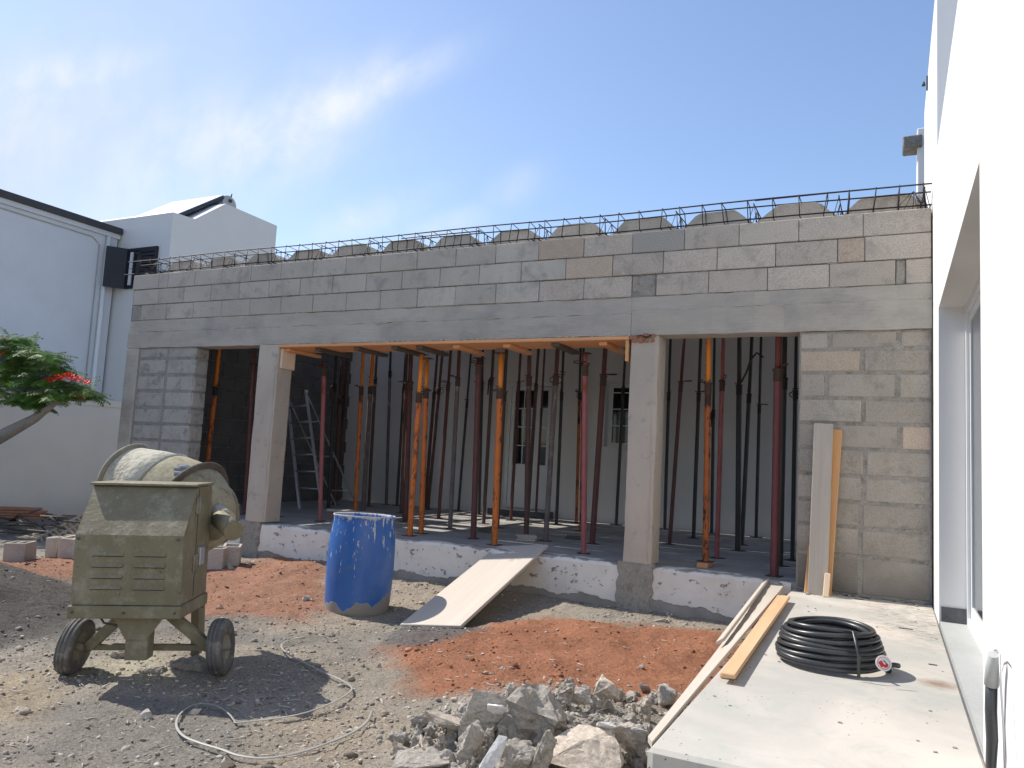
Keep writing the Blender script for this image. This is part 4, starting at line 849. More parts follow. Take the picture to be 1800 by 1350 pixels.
E_ = at(181, 470, X=-17.9); h0 = Vector((X0, 12.9, 0)); h1 = Vector((-17.85, max(11.9, min(12.6, E_.y)), 0)); dd = (h1-h0).normalized(); nn = Vector((-dd.y, dd.x, 0))*.02
sv = [h0-nn, h1-nn, h1+nn, h0+nn]; MB().add([(p.x, p.y, ZB) for p in sv]+[(p.x, p.y, ZT) for p in sv], [(0, 3, 2, 1), (4, 5, 6, 7), (0, 1, 5, 4), (1, 2, 6, 5), (2, 3, 7, 6), (3, 0, 4, 7)]).build('open_shutter', 'shutter', NH)
MB().box((-18, 10.2, 2.2), (-17.955, 11.75, 3.3)).build('shuttered_window', 'shutter', NH)
MB().tube([(-17.93, 12.6, 6.5), (-17.93, 12.6, 2.0), (-17.93, 12.6, 0)], .055, 10).build('downpipe', 'pvc', NH)
MB().tube([(-17.98, 9, 6.42), (-17.98, 12.2, 6.40), (-17.97, 12.4, 6.25), (-17.97, 12.42, 2)], .014, 5).build('cable', 'cap', NH)
# solar water heater on the roof of the wing
SH = empty('solar_water_heater', (VX-1, v397.y, v397.z), 'solar panel with round water tank on the neighbour roof', 'solar heater')
q0 = at(308, 380, X=VX-.6); q1 = at(388, 347, X=VX-.6); dy, dz = q1.y-q0.y, q1.z-q0.z
T = lambda y, z, x: (x, y, z)
for t0, t1, nm in ((0, 1, 'panel'),):
    a = Vector((0, q0.y, q0.z-.05)); c = Vector((0, q1.y, q1.z-.05)); up = Vector((0, -dz, dy)).normalized()*.09
    MB().add([(VX-.45, a.y, a.z), (VX-2.4, a.y, a.z), (VX-2.4, c.y, c.z), (VX-.45, c.y, c.z)]+[(VX-.45, a.y+up.y, a.z+up.z), (VX-2.4, a.y+up.y, a.z+up.z), (VX-2.4, c.y+up.y, c.z+up.z), (VX-.45, c.y+up.y, c.z+up.z)], [(0, 1, 2, 3), (7, 6, 5, 4), (0, 4, 5, 1), (1, 5, 6, 2), (2, 6, 7, 3), (3, 7, 4, 0)]).build('panel', 'glass', SH)
    MB().add([(VX-.44, a.y+up.y*f, a.z+up.z*f) for f in (1.02, 1.2)]+[(VX-.44, c.y+up.y*f, c.z+up.z*f) for f in (1.02, 1.2)]+[(VX-2.42, a.y+up.y*f, a.z+up.z*f) for f in (1.02, 1.2)]+[(VX-2.42, c.y+up.y*f, c.z+up.z*f) for f in (1.02, 1.2)], [(0, 2, 3, 1), (4, 5, 7, 6), (1, 3, 7, 5), (0, 4, 6, 2), (0, 1, 5, 4), (2, 6, 7, 3)]).build('panel_cover', 'pvc', SH)
tc = at(402, 361, X=VX-.5); tk = MB(); tk.tube([(VX-.5, tc.y, tc.z), (VX-1.9, tc.y, tc.z)], .27, 20); tank = tk.build('tank', 'tank', SH)
MB().tube([(VX-.49, tc.y, tc.z), (VX-.47, tc.y, tc.z)], .25, 20).build('end_cap', 'cap', tank); MB().tube([(VX-.5, tc.y+.05, tc.z+.2), (VX-.5, tc.y+.07, tc.z+.36)], .02, 6).tube([(VX-.46, tc.y, tc.z+.12), (VX-.42, tc.y, tc.z+.12)], .05, 8).build('valve', 'black', tank)
for x in (VX-.55, VX-1.8): MB().tube([(x, q0.y+.5*dy, q0.z+.5*dz-.06), (x, q0.y+.55*dy, v345.z)], .02, 5).tube([(x, tc.y, tc.z-.26), (x, tc.y, tc.z-.6)], .02, 5).build('bracket', 'alu', SH)
BW = empty('boundary_wall', (-12, 8, 0), 'plain white boundary wall behind the hollow blocks at the left', 'wall')
MB().box((-12.2, -6, -.3), (-12, 22, 1.92)).build('wall_face', 'white_old', BW); MB().box((-12.21, -6, 1.922), (-11.985, 22, 2.03)).build('coping', 'white_old', BW)
BH = empty('far_wall', (-11, 20, 0), 'low white wall far beyond the porch', 'wall'); MB().box((-30, 21.9, -.3), (6, 22.2, 2.4)).build('wall_face', 'white_old', BH)

# ------------------------------------------------------------------ flame tree
def leaf_mat():
    m = Mt('flame_tree_leaf', .55, spec=.3); b = m.mix(m.ramp(m.noise(6, 3), .35, .65), (.075, .18, .025), (.17, .32, .05)); b = m.mix(m.ramp(m.noise(2.2, 2), .5, .7), b, (.15, .24, .05)); m.col(b)
    tr = m.n('ShaderNodeBsdfTranslucent'); m.l(b, tr.inputs['Color']); mx = m.n('ShaderNodeMixShader'); mx.inputs[0].default_value = .4; o = m.t.nodes['Material Output']; m.l(m.b.outputs[0], mx.inputs[1]); m.l(tr.outputs[0], mx.inputs[2]); m.l(mx.outputs[0], o.inputs['Surface']); return m.m
M['leaf'] = leaf_mat(); M['flower'] = paint('red_flower', (.75, .02, .012), (.82, .06, .02), .6); M['bark'] = concrete('grey_bark', (.22, .205, .18), (.32, .30, .27), 8, 40, .3, pits=False, bumpd=.006)
TY = 6.3; TRE = empty('flame_tree', at(-150, 1000, Y=TY-.2), 'flame tree branch with feathery green leaves and red flowers reaching in from the left', 'tree'); 
tb = at(-150, 1000, Y=TY-.4); tb.z = 0
MB().tube([tb, at(-170, 880, Y=TY-.4), at(-90, 815, Y=TY-.2), at(0, 768, Y=TY), at(60, 736, Y=TY), at(104, 704, Y=TY)], [.15, .13, .11, .09, .06, .025], 10).build('trunk', 'bark', TRE)
lv = MB(); tw = MB()
def frond(p, d, ln, droop):
    d = d.normalized(); side = d.cross(Vector((0, 0, 1))).normalized(); pts = []; q = p.copy(); dd = d.copy(); n = 9
    for k in range(n+1):
        pts.append(q.copy()); q = q+dd*(ln/n); dd = (dd+Vector((0, 0, -droop/n))).normalized()
    tw.tube([pts[0], pts[4], pts[-1]], [.004, .003, .001], 3, cap=False)
    for k in range(1, n+1):
        w = math.sin(math.pi*(.15+.8*k/n)); pl_ = ln*.34*w
        for s in (-1, 1):
            ax = (side*s*.9+dd*.45+Vector((0, 0, random.uniform(-.25, .1)))).normalized(); a = pts[k]; up = ax.cross(dd).normalized(); cr = up.cross(ax).normalized(); m_ = 7
            for j in range(m_):     # leaflets in pairs along the pinna
                c0 = a+ax*pl_*(j+.3)/m_+Vector((0, 0, -.012*j/m_)); lw = .010*(1-.5*j/m_); lh = ln*.036
                lv.add([c0-cr*lh, c0+ax*lw-cr*lh*.3, c0+ax*lw*.9+cr*lh, c0-ax*lw*.4+cr*lh*.2], [(0, 1, 2, 3)])
clusters = [((20, 600), .26, 40), ((60, 622), .2, 30), ((100, 650), .13, 24), ((25, 640), .3, 40), ((30, 620), .30, 42), ((-40, 640), .4, 46), ((75, 645), .2, 26), ((10, 660), .32, 44), ((70, 672), .22, 34), ((120, 680), .17, 34), ((145, 690), .10, 20), ((40, 695), .18, 26), ((60, 700), .15, 22), ((-10, 690), .25, 24), ((95, 690), .14, 20), ((-70, 600), .35, 30), ((150, 698), .09, 16), ((60, 712), .13, 22), ((25, 705), .16, 22), ((105, 700), .12, 20), ((85, 630), .14, 20)]
for (cx, cy), rad, n in clusters:
    c = at(cx, cy, Y=TY+random.uniform(-.15, .15))
    for k in range(int(n*1.5)):
        off = Vector((random.gauss(0, 1), random.gauss(0, 1), random.gauss(0, .6))); off = off.normalized()*rad*random.uniform(.15, .8); d = Vector((off.x, off.y, abs(off.z)*.5+.04))+Vector((random.uniform(-.2, .2), random.uniform(-.2, .2), 0)); frond(c+off*.5, d, random.uniform(.2, .34), random.uniform(.5, 1.3))
lv.build('foliage', 'leaf', TRE)['kind'] = 'stuff'; tw.build('twig', 'bark', TRE)['kind'] = 'stuff'
fl = MB()
for cx, cy, n in ((105, 664, 44), (120, 661, 50), (133, 666, 38), (150, 671, 22), (86, 668, 20), (3, 622, 5), (140, 695, 4)):
    for k in range(n):
        c = at(cx+random.uniform(-9, 9), cy+random.uniform(-4, 5), Y=TY-.12+random.uniform(-.15, .1))
        for j in range(4): a = random.uniform(0, 6.28); e = random.uniform(.1, .9); v = Vector((math.cos(a), math.sin(a), e))*.026; w_ = Vector((-math.sin(a), math.cos(a), 0))*.011; fl.add([c, c+v*.6-w_, c+v, c+v*.6+w_], [(0, 1, 2, 3)])
fl.build('blossom', 'flower', TRE)['kind'] = 'stuff'

# ------------------------------------------------------------------ blue barrel
bp = Vector((-4.21, 5.66, H(-4.2, 5.66)-.065)); BA = empty('plastic_barrel', bp, 'open blue plastic barrel streaked with dried cement', 'barrel', world=False); BA.rotation_euler = (R(-1.2), R(.6), .4)
pr = [(.0, .012), (.23, .01), (.262, .03), (.27, .08), (.277, .16), (.284, .3), (.288, .45), (.287, .58), (.28, .70), (.268, .80), (.262, .84), (.264, .872), (.268, .884), (.266, .89), (.258, .886), (.252, .87), (.256, .8), (.274, .6), (.276, .4), (.26, .1), (0, .03)]
MB().lathe(pr, 48, wob=.022).build('drum', 'barrel', BA)

# ------------------------------------------------------------------ ramp board
a0 = ong(712, 1092, .03); a1 = ong(806, 1101, .03); t0 = at(880, 953, Z=FLOOR+.045); t1 = at(958, 964, Z=FLOOR+.045); A_ = (a0+a1)/2; B_ = (t0+t1)/2; dirv = (B_-A_).normalized(); sd_ = (a1-a0)*.5+(t1-t0)*.5; sd_ -= dirv*sd_.dot(dirv); sw = sd_.length; sd_.normalize(); nv = sd_.cross(dirv).normalized(); nv = nv if nv.z > 0 else -nv
Ln = (B_-A_).length; Tm = Matrix((( sd_.x, dirv.x, nv.x, A_.x), (sd_.y, dirv.y, nv.y, A_.y), (sd_.z, dirv.z, nv.z, A_.z), (0, 0, 0, 1)))
o = MB().cbox((-sw/2, -.02, -.027), (sw/2, Ln, 0), .003, .002).build('ramp_board', 'plank'); o.matrix_world = Tm; tag(o, 'wide pale formwork board laid as a ramp up to the porch floor', 'board')
print('ramp width', sw, 'len', Ln)

# ------------------------------------------------------------------ boards by the terrace
def bar_thing(name, label, cat, A, B, w, h, mat, roll=0, group=None):
    A, B = Vector(A), Vector(B); d = (B-A).normalized(); s = d.cross(Vector((0, 0, 1))).normalized(); n = s.cross(d).normalized(); q = Matrix.Rotation(roll, 3, d); s = q @ s; n = q @ n
    o = MB().cbox((-w/2, 0, 0), (w/2, (B-A).length, h), min(.003, h*.2), .001).build(name, mat); o.matrix_world = Matrix(((s.x, d.x, n.x, A.x), (s.y, d.y, n.y, A.y), (s.z, d.z, n.z, A.z), (0, 0, 0, 1))); return tag(o, label, cat, group)
nb = 12; vs = []; fs = []
nl, fl_ = at(1139, 1294, Z=.33), at(1345, 1021, Z=.49); nr_, frr = Vector((-.742, 2.74, .44)), at(1378, 1029, Z=.485)
for k in range(nb+1):
    t_ = k/nb; l_ = nl.lerp(fl_, t_); r_ = nr_.lerp(frr, t_); l_.z -= .05*math.sin(math.pi*t_)*.6; dn = Vector((0, 0, -.022)); vs += [l_, r_, r_+dn, l_+dn]
for k in range(nb): a = k*4; fs += [(a, a+1, a+5, a+4), (a+1, a+2, a+6, a+5), (a+2, a+3, a+7, a+6), (a+3, a, a+4, a+7)]
fs += [(3, 2, 1, 0), (nb*4, nb*4+1, nb*4+2, nb*4+3)]
tag(MB().add(vs, fs).build('timber_board', 'oldwood_y'), 'long twisted grey board along the left edge of the terrace, overhanging it', 'board')
bar_thing('timber_board', 'second grey board tucked under the first at the terrace edge, near the plinth', 'board', at(1268, 1130, Z=.42), at(1349, 1022, Z=.49), .05, .02, 'oldwood_y', R(-35))
Lb = at(1278, 1190, Z=TER); bar_thing('timber_batten', 'lower fresh pine batten on the terrace beside the hose coil', 'batten', at(1278, 1194, Z=TER+.001), at(1374, 1052, Z=TER+.001), .066, .023, 'pine_y')
bar_thing('timber_batten', 'upper fresh pine batten lying on another on the terrace', 'batten', at(1279, 1193, Z=TER+.025)+Vector((0, .005, 0)), at(1381, 1052, Z=TER+.025), .064, .022, 'pine_y')
def lean(label, b0, t0, w, th, mat, y0, y1, tw=0):
    P0 = at(*b0, Z=TER); P1 = at(*t0, Y=y1); P0.y = y0 if y0 else P0.y; d = (P1-P0).normalized(); s = Vector((1, 0, 0)); s = (s-d*s.dot(d)).normalized(); n = s.cross(d).normalized()
    q = Matrix.Rotation(tw, 3, d); s = q @ s; n = q @ n
    o = MB().cbox((-w/2, -th/2, .0), (w/2, th/2, (P1-P0).length), .003, .0015).build('leaning_board', mat); y_ = d.cross(s)
    o.matrix_world = Matrix(((s.x, y_.x, d.x, P0.x), (s.y, y_.y, d.y, P0.y), (s.z, y_.z, d.z, P0.z), (0, 0, 0, 1))); tag(o, label, 'board', 'boards leaning on the right block wall')
lean('wide grey cement-stained board at the front of the boards leaning on the block wall', (1437, 1046), (1448, 745), .145, .022, 'oldwood', None, 6.80)
lean('bright pine board with a pale top leaning behind the grey one', (1449, 1044), (1468, 755), .11, .02, 'pine', 6.74, 6.845)
lean('thin orange pine edge board between the grey and the pale board', (1447, 1045), (1460, 764), .03, .03, 'pine_y', 6.70, 6.815)
lean('short orange strip peeping out left of the foot of the grey board', (1421, 1037), (1424, 960), .03, .02, 'pine', 6.72, 6.80)
lean('short pine offcut at the foot of the grey board', (1453, 1047), (1455, 1008), .045, .02, 'pine_pale', 6.62, 6.68)

# ------------------------------------------------------------------ coil of black hose
cc = Vector((-.272, 4.30, TER)); HC = empty('hose_coil', cc, 'tied coil of thick black hose with a round tag on the terrace', 'hose', world=False)
pts = []; turns = 15; n = 34; ph = 0
for k in range(turns*n):
    t = k/n; lvl = t/turns; a = 2*math.pi*t; layer = int(t) % 8; rr = (.262, .268, .264, .258, .25, .24, .225, .205)[layer] if int(t) < 8 else (.238, .236, .232, .222, .212, .20, .19)[(int(t)-8) % 7]
    z = .014+.0245*(layer if int(t) < 8 else (int(t)-8)+.3); fr_ = t-int(t); ly2 = (layer+1) % 8
    rr *= 1+.035*math.sin(a*2+k*.006)+.03*math.sin(3*a+int(t)*2.1); z += .009*math.sin(a*2+int(t)*1.7)+.0245*fr_*(.9)
    z += .012*math.sin(a+.7)*lvl; pts.append((rr*1.02*math.cos(a), rr*.94*math.sin(a), max(z, .0125)))
# loops must never drop from the top layer to the ground in one step: smooth the path
P_ = np.array(pts); 
for _ in range(3): P_[2:-2] = (P_[:-4]+P_[1:-3]+P_[2:-2]+P_[3:-1]+P_[4:])/5
MB().tube([Vector(p) for p in P_], .0122, 8).build('hose', 'rubber', HC)
MB().tube([(.255, -.05, .05), (.29, -.02, .05), (.31, .0, .045)], .0122, 8).build('hose_end', 'rubber', HC)
a = -1.05; u = Vector((math.cos(a), math.sin(a), 0)); b = MB(); b.tube([u*.155+Vector((0, 0, .1)), u*.17+Vector((0, 0, .205)), u*.235+Vector((0, 0, .215)), u*.285+Vector((0, 0, .12)), u*.285+Vector((0, 0, .02))], .005, 5, flat=(1.8, .6)); b.build('tie_strap', 'rubber', HC)
M['tagwhite'] = paint('white_tag', (.75, .75, .74), None, .4); M['tagred'] = paint('red_print', (.65, .03, .03), None, .4)
tp = at(1553, 1166, Y=4.03)-cc; vdir = (CAM-(tp+cc)).normalized(); zt = Vector((vdir.x*.8+.25, vdir.y, .35)).normalized(); Tq = Matrix.Translation(tp) @ zt.to_track_quat('Z', 'Y').to_matrix().to_4x4()
tagm = MB(); tagm.lathe([(0, 0), (.034, 0), (.035, .002), (.034, .004), (0, .004)], 24, Tq, smooth=False); tg = tagm.build('round_tag', 'tagwhite', HC)
MB().lathe([(.0275, .0045), (.0265, .0052), (.0255, .0045)], 24, Tq).build('print_ring', 'tagred', tg); MB().box((-.02, -.012, .0045), (-.002, .014, .0052), Tq @ Matrix.Rotation(.5, 4, 'Z')).box((-.004, -.02, .0045), (.012, -.006, .0052), Tq @ Matrix.Rotation(.3, 4, 'Z')).build('red_print', 'tagred', tg); MB().tube([Tq @ Vector((0, .012, .005)), Tq @ Vector((.018, -.008, .005))], .0025, 4).build('black_print', 'black', tg)

# tool leaning on the white wall
p0 = at(1745, 1150, X=.262); TW = empty('squeegee_handle', at(1742, 1360, X=.25), 'curved black tool handle with grey cap and wire loop leaning on the white house', 'tool')
q = [at(x, y, X=.262) for x, y in ((1738, 1400), (1742, 1350), (1744, 1300), (1742, 1250), (1743, 1200))]; MB().tube(q, [.013, .014, .0155, .016, .0155], 10).build('handle', 'rubber', TW)
q = [at(x, y, X=.262) for x, y in ((1743, 1204), (1744, 1175), (1746, 1150))]; MB().tube(q, [.019, .018, .014], 10).build('grip_cap', 'cap', TW)
q = [at(x, y, X=.268) for x, y in ((1742, 1160), (1745, 1146), (1751, 1142), (1757, 1150), (1759, 1200), (1764, 1280), (1768, 1400))]; MB().tube(q, .0028, 5).build('wire_loop', 'alu', TW)

# ------------------------------------------------------------------ concrete mixer
vd = Vector((-.768, .641, 0)).normalized(); pp = Vector((.641, .768, 0)).normalized(); t = R(20); uu = pp*math.cos(t)-vd*math.sin(t)
wl = ong(128, 1188); wr = ong(385, 1182); org = (wl+wr)/2; org.z = 0.02+ (H(wl.x, wl.y)+H(wr.x, wr.y))/2
MX = empty('concrete_mixer', org, 'khaki concrete mixer with louvred engine box, tilted drum and two small wheels', 'concrete mixer', world=False)
MX.rotation_euler = (0, R(-1.6), math.atan2(uu.y, uu.x))
# local axes: x right, y away, z up
BW_, BD = .30, .46; yf = -.30
zb_, zm_, zt_ = .44, .83, 1.10
MX_SHIFT = -.04
def P_box(): return None
side = [(yf, zb_), (yf, zm_), (yf+.19, zt_), (yf+BD, zt_), (yf+BD, zb_)]
n = len(side); b = MB(); b.add([(-BW_, y, z) for y, z in side]+[(BW_, y, z) for y, z in side], [tuple(range(n)), tuple(range(2*n-1, n-1, -1))]+[(i, n+i, n+(i+1) % n, (i+1) % n) for i in range(n)]); body = b.build('engine_box', 'khaki', MX)
MB().cbox((-BW_-.012, yf-.014, zb_-.075), (BW_+.012, yf+BD+.01, zb_-.004), .004, .001).build('base_frame', 'khaki', MX)
MB().cbox((-BW_-.015, yf+.155, zt_+.004), (BW_+.008, yf+BD+.02, zt_+.02), .003, .002).build('lid', 'khaki', MX)
MB().box((-BW_+.0, yf+.178, zt_-.006), (BW_, yf+.198, zt_+.003)).build('lid_gasket', 'black', MX)
for cx in (-.115, .12):
    for k in range(4):
        z = zb_+.085+k*.062; MB().add([(cx-.088, yf-.001, z), (cx+.088, yf-.001, z), (cx+.088, yf-.012, z+.003), (cx-.088, yf-.012, z+.003), (cx-.083, yf-.001, z+.024), (cx+.083, yf-.001, z+.024)], [(3, 2, 5, 4), (0, 3, 4), (1, 5, 2)]).build('louvre', 'khaki', MX)
        MB().box((cx-.085, yf-.0015, z-.0022), (cx+.085, yf-.0005, z+.001)).build('louvre_slot', 'hole', MX)
MB().box((BW_-.0005, yf+.215, zb_+.01), (BW_+.0012, yf+.221, zt_-.005)).build('door_gap', 'hole', MX)
for z in (zb_+.16, zb_+.5): MB().cbox((BW_, yf+.17, z), (BW_+.012, yf+.225, z+.1), .003).tube([(BW_+.014, yf+.198, z-.005), (BW_+.014, yf+.198, z+.105)], .008, 6).build('hinge', 'drum_dark', MX)
MB().cbox((BW_, yf+.25, zb_+.19), (BW_+.02, yf+.33, zb_+.3), .004).build('latch', 'alu', MX)
for o_ in MX.children:
    o_.location.x += MX_SHIFT
for bx0, bz0 in ((-BW_+.02, zb_-.04), (BW_-.02, zb_-.04), (0, zb_-.04), (-BW_+.025, zm_-.02), (BW_-.025, zm_-.02)):
    MB().tube([(bx0+MX_SHIFT, yf-.013, bz0), (bx0+MX_SHIFT, yf-.024, bz0)], .008, 6).build('bolt', 'gear_dark', MX)
# chassis
MB().cbox((-.05, yf+.06, .12), (.075, yf+.16, zb_-.075), .004).build('centre_post', 'khaki', MX)
MB().add([(-.12, yf+.055, zb_-.075), (.16, yf+.055, zb_-.075), (.075, yf+.055, zb_-.2), (-.05, yf+.055, zb_-.2), (-.12, yf+.048, zb_-.075), (.16, yf+.048, zb_-.075), (.075, yf+.048, zb_-.2), (-.05, yf+.048, zb_-.2)], [(0, 1, 2, 3), (7, 6, 5, 4), (0, 4, 5, 1), (1, 5, 6, 2), (2, 6, 7, 3), (3, 7, 4, 0)]).build('gusset', 'khaki', MX)
def beam_(a, c, w, h, nm, mat='khaki'):
    a, c = Vector(a), Vector(c); d = (c-a).normalized(); s = Vector((0, 1, 0)); s = (s-d*s.dot(d)).normalized(); k = d.cross(s); o = MB(); o.cbox((-w/2, -h/2, 0), (w/2, h/2, (c-a).length), .003, T=Matrix(((s.x, k.x, d.x, a.x), (s.y, k.y, d.y, a.y), (s.z, k.z, d.z, a.z), (0, 0, 0, 1)))); return o.build(nm, mat, MX)
beam_((-.1, -.10, zb_-.07), (-.33, -.04, .15), .05, .06, 'axle_leg'); beam_((.12, -.10, zb_-.07), (.36, -.04, .15), .05, .06, 'axle_leg')
beam_((-.35, -.03, .145), (.37, -.03, .145), .035, .035, 'axle'); beam_((.17, .36, .02), (.17, .30, zb_-.01), .12, .05, 'rear_post')
beam_((.0, .2, .36), (.2, .32, .34), .06, .05, 'cross_member')
for sx in (-1, 1):
    xw = sx*.42+(.005 if sx > 0 else -.0); wob = R(9) if sx < 0 else R(-4); T = Matrix.Translation((xw, -.03, .150)) @ Matrix.Rotation(wob, 4, 'Y') @ Matrix.Rotation(R(90), 4, 'Y')
    w = MB(); tw_ = .045; w.lathe([(.085, -tw_*.8), (.13, -tw_), (.155, -tw_*.9), (.162, -tw_*.72), (.158, -tw_*.68), (.158, -tw_*.6), (.165, -tw_*.55), (.165, -tw_*.25), (.16, -tw_*.22), (.16, -tw_*.12), (.166, -tw_*.08), (.166, tw_*.25), (.16, tw_*.28), (.16, tw_*.4), (.163, tw_*.45), (.160, tw_*.72), (.153, tw_*.95), (.13, tw_), (.085, tw_*.8)], 36, T)
    wh_ = w.build('wheel', 'tyre', MX)
    r_ = MB(); r_.lathe([(.025, -.05), (.025, .055), (.0, .055)], 14, T); r_.lathe([(.09, -.036), (.082, -.02), (.045, -.012), (.025, -.012)], 20, T); r_.lathe([(.09, .036), (.082, .02), (.045, .012), (.025, .012)], 20, T); r_.build('rim', 'drum_dark', wh_)
cb_ = MB(); cb_.tube([(-.2, yf+.05, zb_-.07), (-.17, yf+.05, zb_-.11), (-.1, yf+.06, zb_-.125), (-.03, yf+.07, zb_-.08)], .006, 6); cb_.build('cable', 'black', MX)
# drum: axis from the closed end (right, towards the yard) to the mouth (left, up, away)
bpy.context.view_layer.update(); MI = (Matrix.Translation(org) @ MX.rotation_euler.to_matrix().to_4x4()).inverted()
def Lp(px, py, dy): return MI @ at(px, py, Y=org.y+dy)
mth_ = Vector((-.86, .33, .39)).normalized(); dc = Lp(331, 897, .42); DT = Matrix.Translation(dc) @ mth_.to_track_quat('Z', 'Y').to_matrix().to_4x4() @ Matrix.Scale(.94, 4)
MB().lathe([(.0, -.33), (.09, -.325), (.155, -.30), (.225, -.235), (.285, -.14), (.32, -.065), (.336, -.02)], 40, DT).build('drum_bowl', 'drum_cone', MX)
MB().lathe([(.338, -.03), (.338, .10), (.325, .2), (.31, .27)], 40, DT).build('drum', 'drum_cone', MX)
MB().lathe([(.31, .27), (.315, .275), (.285, .40), (.235, .56), (.225, .60)], 40, DT).build('drum_cone', 'drum', MX)
MB().lathe([(.225, .60), (.243, .605), (.25, .62), (.24, .636), (.215, .63), (.215, .60), (.29, .3), (.29, -.1)], 40, DT).build('mouth_rim', 'drum_dark', MX)
MB().lathe([(.337, -.02), (.372, -.02), (.382, -.005), (.372, .012), (.337, .012)], 48, DT).build('ring_gear', 'gear_dark', MX)
MB().lathe([(.312, .262), (.322, .27), (.312, .279)], 40, DT).build('seam', 'drum', MX)
sx_ = MB()     # blue paint mark and crusted bolt head beside the gear
for k in range(7):
    pm = Lp(322+k*4, 808+random.uniform(-6, 6)-k*1.2, .10)
for a_, z_, r_ in ((0, .09, .02), (.12, .07, .03), (-.1, .05, .024)):
    ax_ = DT.to_3x3() @ Vector((1, 0, 0)); best = max(range(60), key=lambda q: (DT @ Vector((.338*math.cos(q/60*6.283), .338*math.sin(q/60*6.283), 0))).z); th = best/60*6.283+a_+.55*(1 if (DT @ Vector((.338*math.cos(best/60*6.283+.5), .338*math.sin(best/60*6.283+.5), 0))).y < (DT @ Vector((.338*math.cos(best/60*6.283-.5), .338*math.sin(best/60*6.283-.5), 0))).y else -1)
    c0 = DT @ Vector((.338*math.cos(th), .338*math.sin(th), z_)); sx_.cbox(c0-Vector((r_, r_*.6, r_*.5)), c0+Vector((r_*1.3, r_*.6, r_*.5)), r_*.25, .004)
sx_.build('crusted_bolt', 'drum_blue', MX)['kind'] = 'stuff'
# trunnion tubes and tilting hand wheel at the right
MB().tube([Lp(352, 940, .32), Lp(378, 934, .32), Lp(394, 920, .32)], [.055, .058, .05], 14).build('trunnion', 'khaki', MX)
MB().tube([Lp(386, 912, .30), Lp(411, 934, .20)], [.055, .06], 14).build('trunnion_cup', 'khaki', MX); MB().tube([Lp(380, 893, .40), Lp(398, 915, .34)], [.04, .062], 14).build('trunnion_tube', 'drum', MX)
wc = Lp(381, 903, .75); WT = Matrix.Translation(wc) @ Matrix.Rotation(R(-32), 4, 'Z') @ Matrix.Rotation(R(90), 4, 'X') ; ring = [WT @ Vector((.205*math.cos(a), .205*math.sin(a), 0)) for a in np.linspace(0, 2*math.pi, 33)[:-1]]
b = MB(); b.tube(ring, .017, 8, closed=True); hw = b.build('hand_wheel', 'khaki', MX)
for a in (.35, 2.45, 4.55): MB().tube([WT @ Vector((0, 0, .0)), WT @ Vector((.205*math.cos(a), .205*math.sin(a), 0))], .02, 6, flat=(1.8, .6)).build('spoke', 'khaki', hw)

# ------------------------------------------------------------------ hollow blocks and junk at the left
def hollow_block(label, px, py, rot, flat=False, sx=.4, sy=.2, hz=.2, zoff=0, pos=None):
    p = pos or ong(px, py); z = H(p.x, p.y)-.01+zoff if pos is None else p.z; e = bpy.data.objects.new('hollow_block', None); COL.objects.link(e); e.location = (p.x, p.y, z); e.rotation_euler = (random.uniform(-.04, .04), random.uniform(-.04, .04), rot); tag(e, label, 'block', 'loose hollow concrete blocks')
    b = MB(); w = .028; a, c = sx/2, sy/2
    b.cbox((-a, -c, 0), (a, -c+w, hz), .004, .002); b.cbox((-a, c-w, 0), (a, c, hz), .004, .002)
    for x in (-a, -w/2, a-w): b.cbox((x+.0003, -c+w-.0005, .0005), (x+w-.0003, c-w+.0005, hz-.0005), .003)
    b.box((-a+w, -c+w, .06), (a-w, c-w, .075)); b.build('shell', 'block', e); return e
hollow_block('single hollow block standing free at the left edge of the yard', 34, 988, .55, sx=.22, sy=.24, hz=.22)
hollow_block('hollow block left of another, half behind the mixer box', 96, 977, .6, sx=.12, sy=.22, hz=.22)
hollow_block('hollow block touching the left side of the mixer box', 133, 978, .45, sx=.26, sy=.25, hz=.22)
hollow_block('hollow block right of the mixer, standing behind its box', 372, 1000, .5, sx=.3, sy=.26, hz=.22)
hollow_block('hollow block beyond the mixer near the plinth', 392, 992, .7, sx=.34, sy=.24, hz=.22)
def chunk_mesh(name, mat, sx, sy, sz, seed, n=16, sub=2, rough=.12):
    import bmesh
    r_ = random.Random(seed); bm = bmesh.new()
    for k in range(n):
        v = Vector((r_.gauss(0, 1), r_.gauss(0, 1), r_.gauss(0, 1))); m = max(abs(v.x), abs(v.y), abs(v.z)); v = v/m*r_.uniform(.75, 1); bm.verts.new((v.x*sx, v.y*sy, v.z*sz))
    bmesh.ops.convex_hull(bm, input=bm.verts); loose = [v for v in bm.verts if not v.link_faces]; bmesh.ops.delete(bm, geom=loose, context='VERTS')
    bmesh.ops.triangulate(bm, faces=bm.faces)
    for _ in range(sub): bmesh.ops.subdivide_edges(bm, edges=bm.edges, cuts=1, use_grid_fill=True)
    from mathutils import noise
    bm.normal_update(); s = min(sx, sy, sz); o = Vector((seed*3.1, seed*1.7, 0))
    for v in bm.verts: v.co += v.normal*(noise.noise(v.co/s*1.3+o)*rough*s*1.2+noise.noise(v.co/s*4+o)*rough*s*.6)
    me = bpy.data.meshes.new(name); bm.to_mesh(me); bm.free(); me.materials.append(M[mat]); return me
def chunk(name, label, px, py, dz, size, rot, mat, seed, cat='rubble', n=16, sub=3, rough=.12, group='broken concrete in the rubble heap'):
    p = ong(px, py, dz); o = bpy.data.objects.new(name, chunk_mesh(name, mat, *size, seed, n, sub, rough)); COL.objects.link(o); o.location = p; o.rotation_euler = rot; return tag(o, label, cat, group)
RBG = 'broken concrete in the rubble heap'
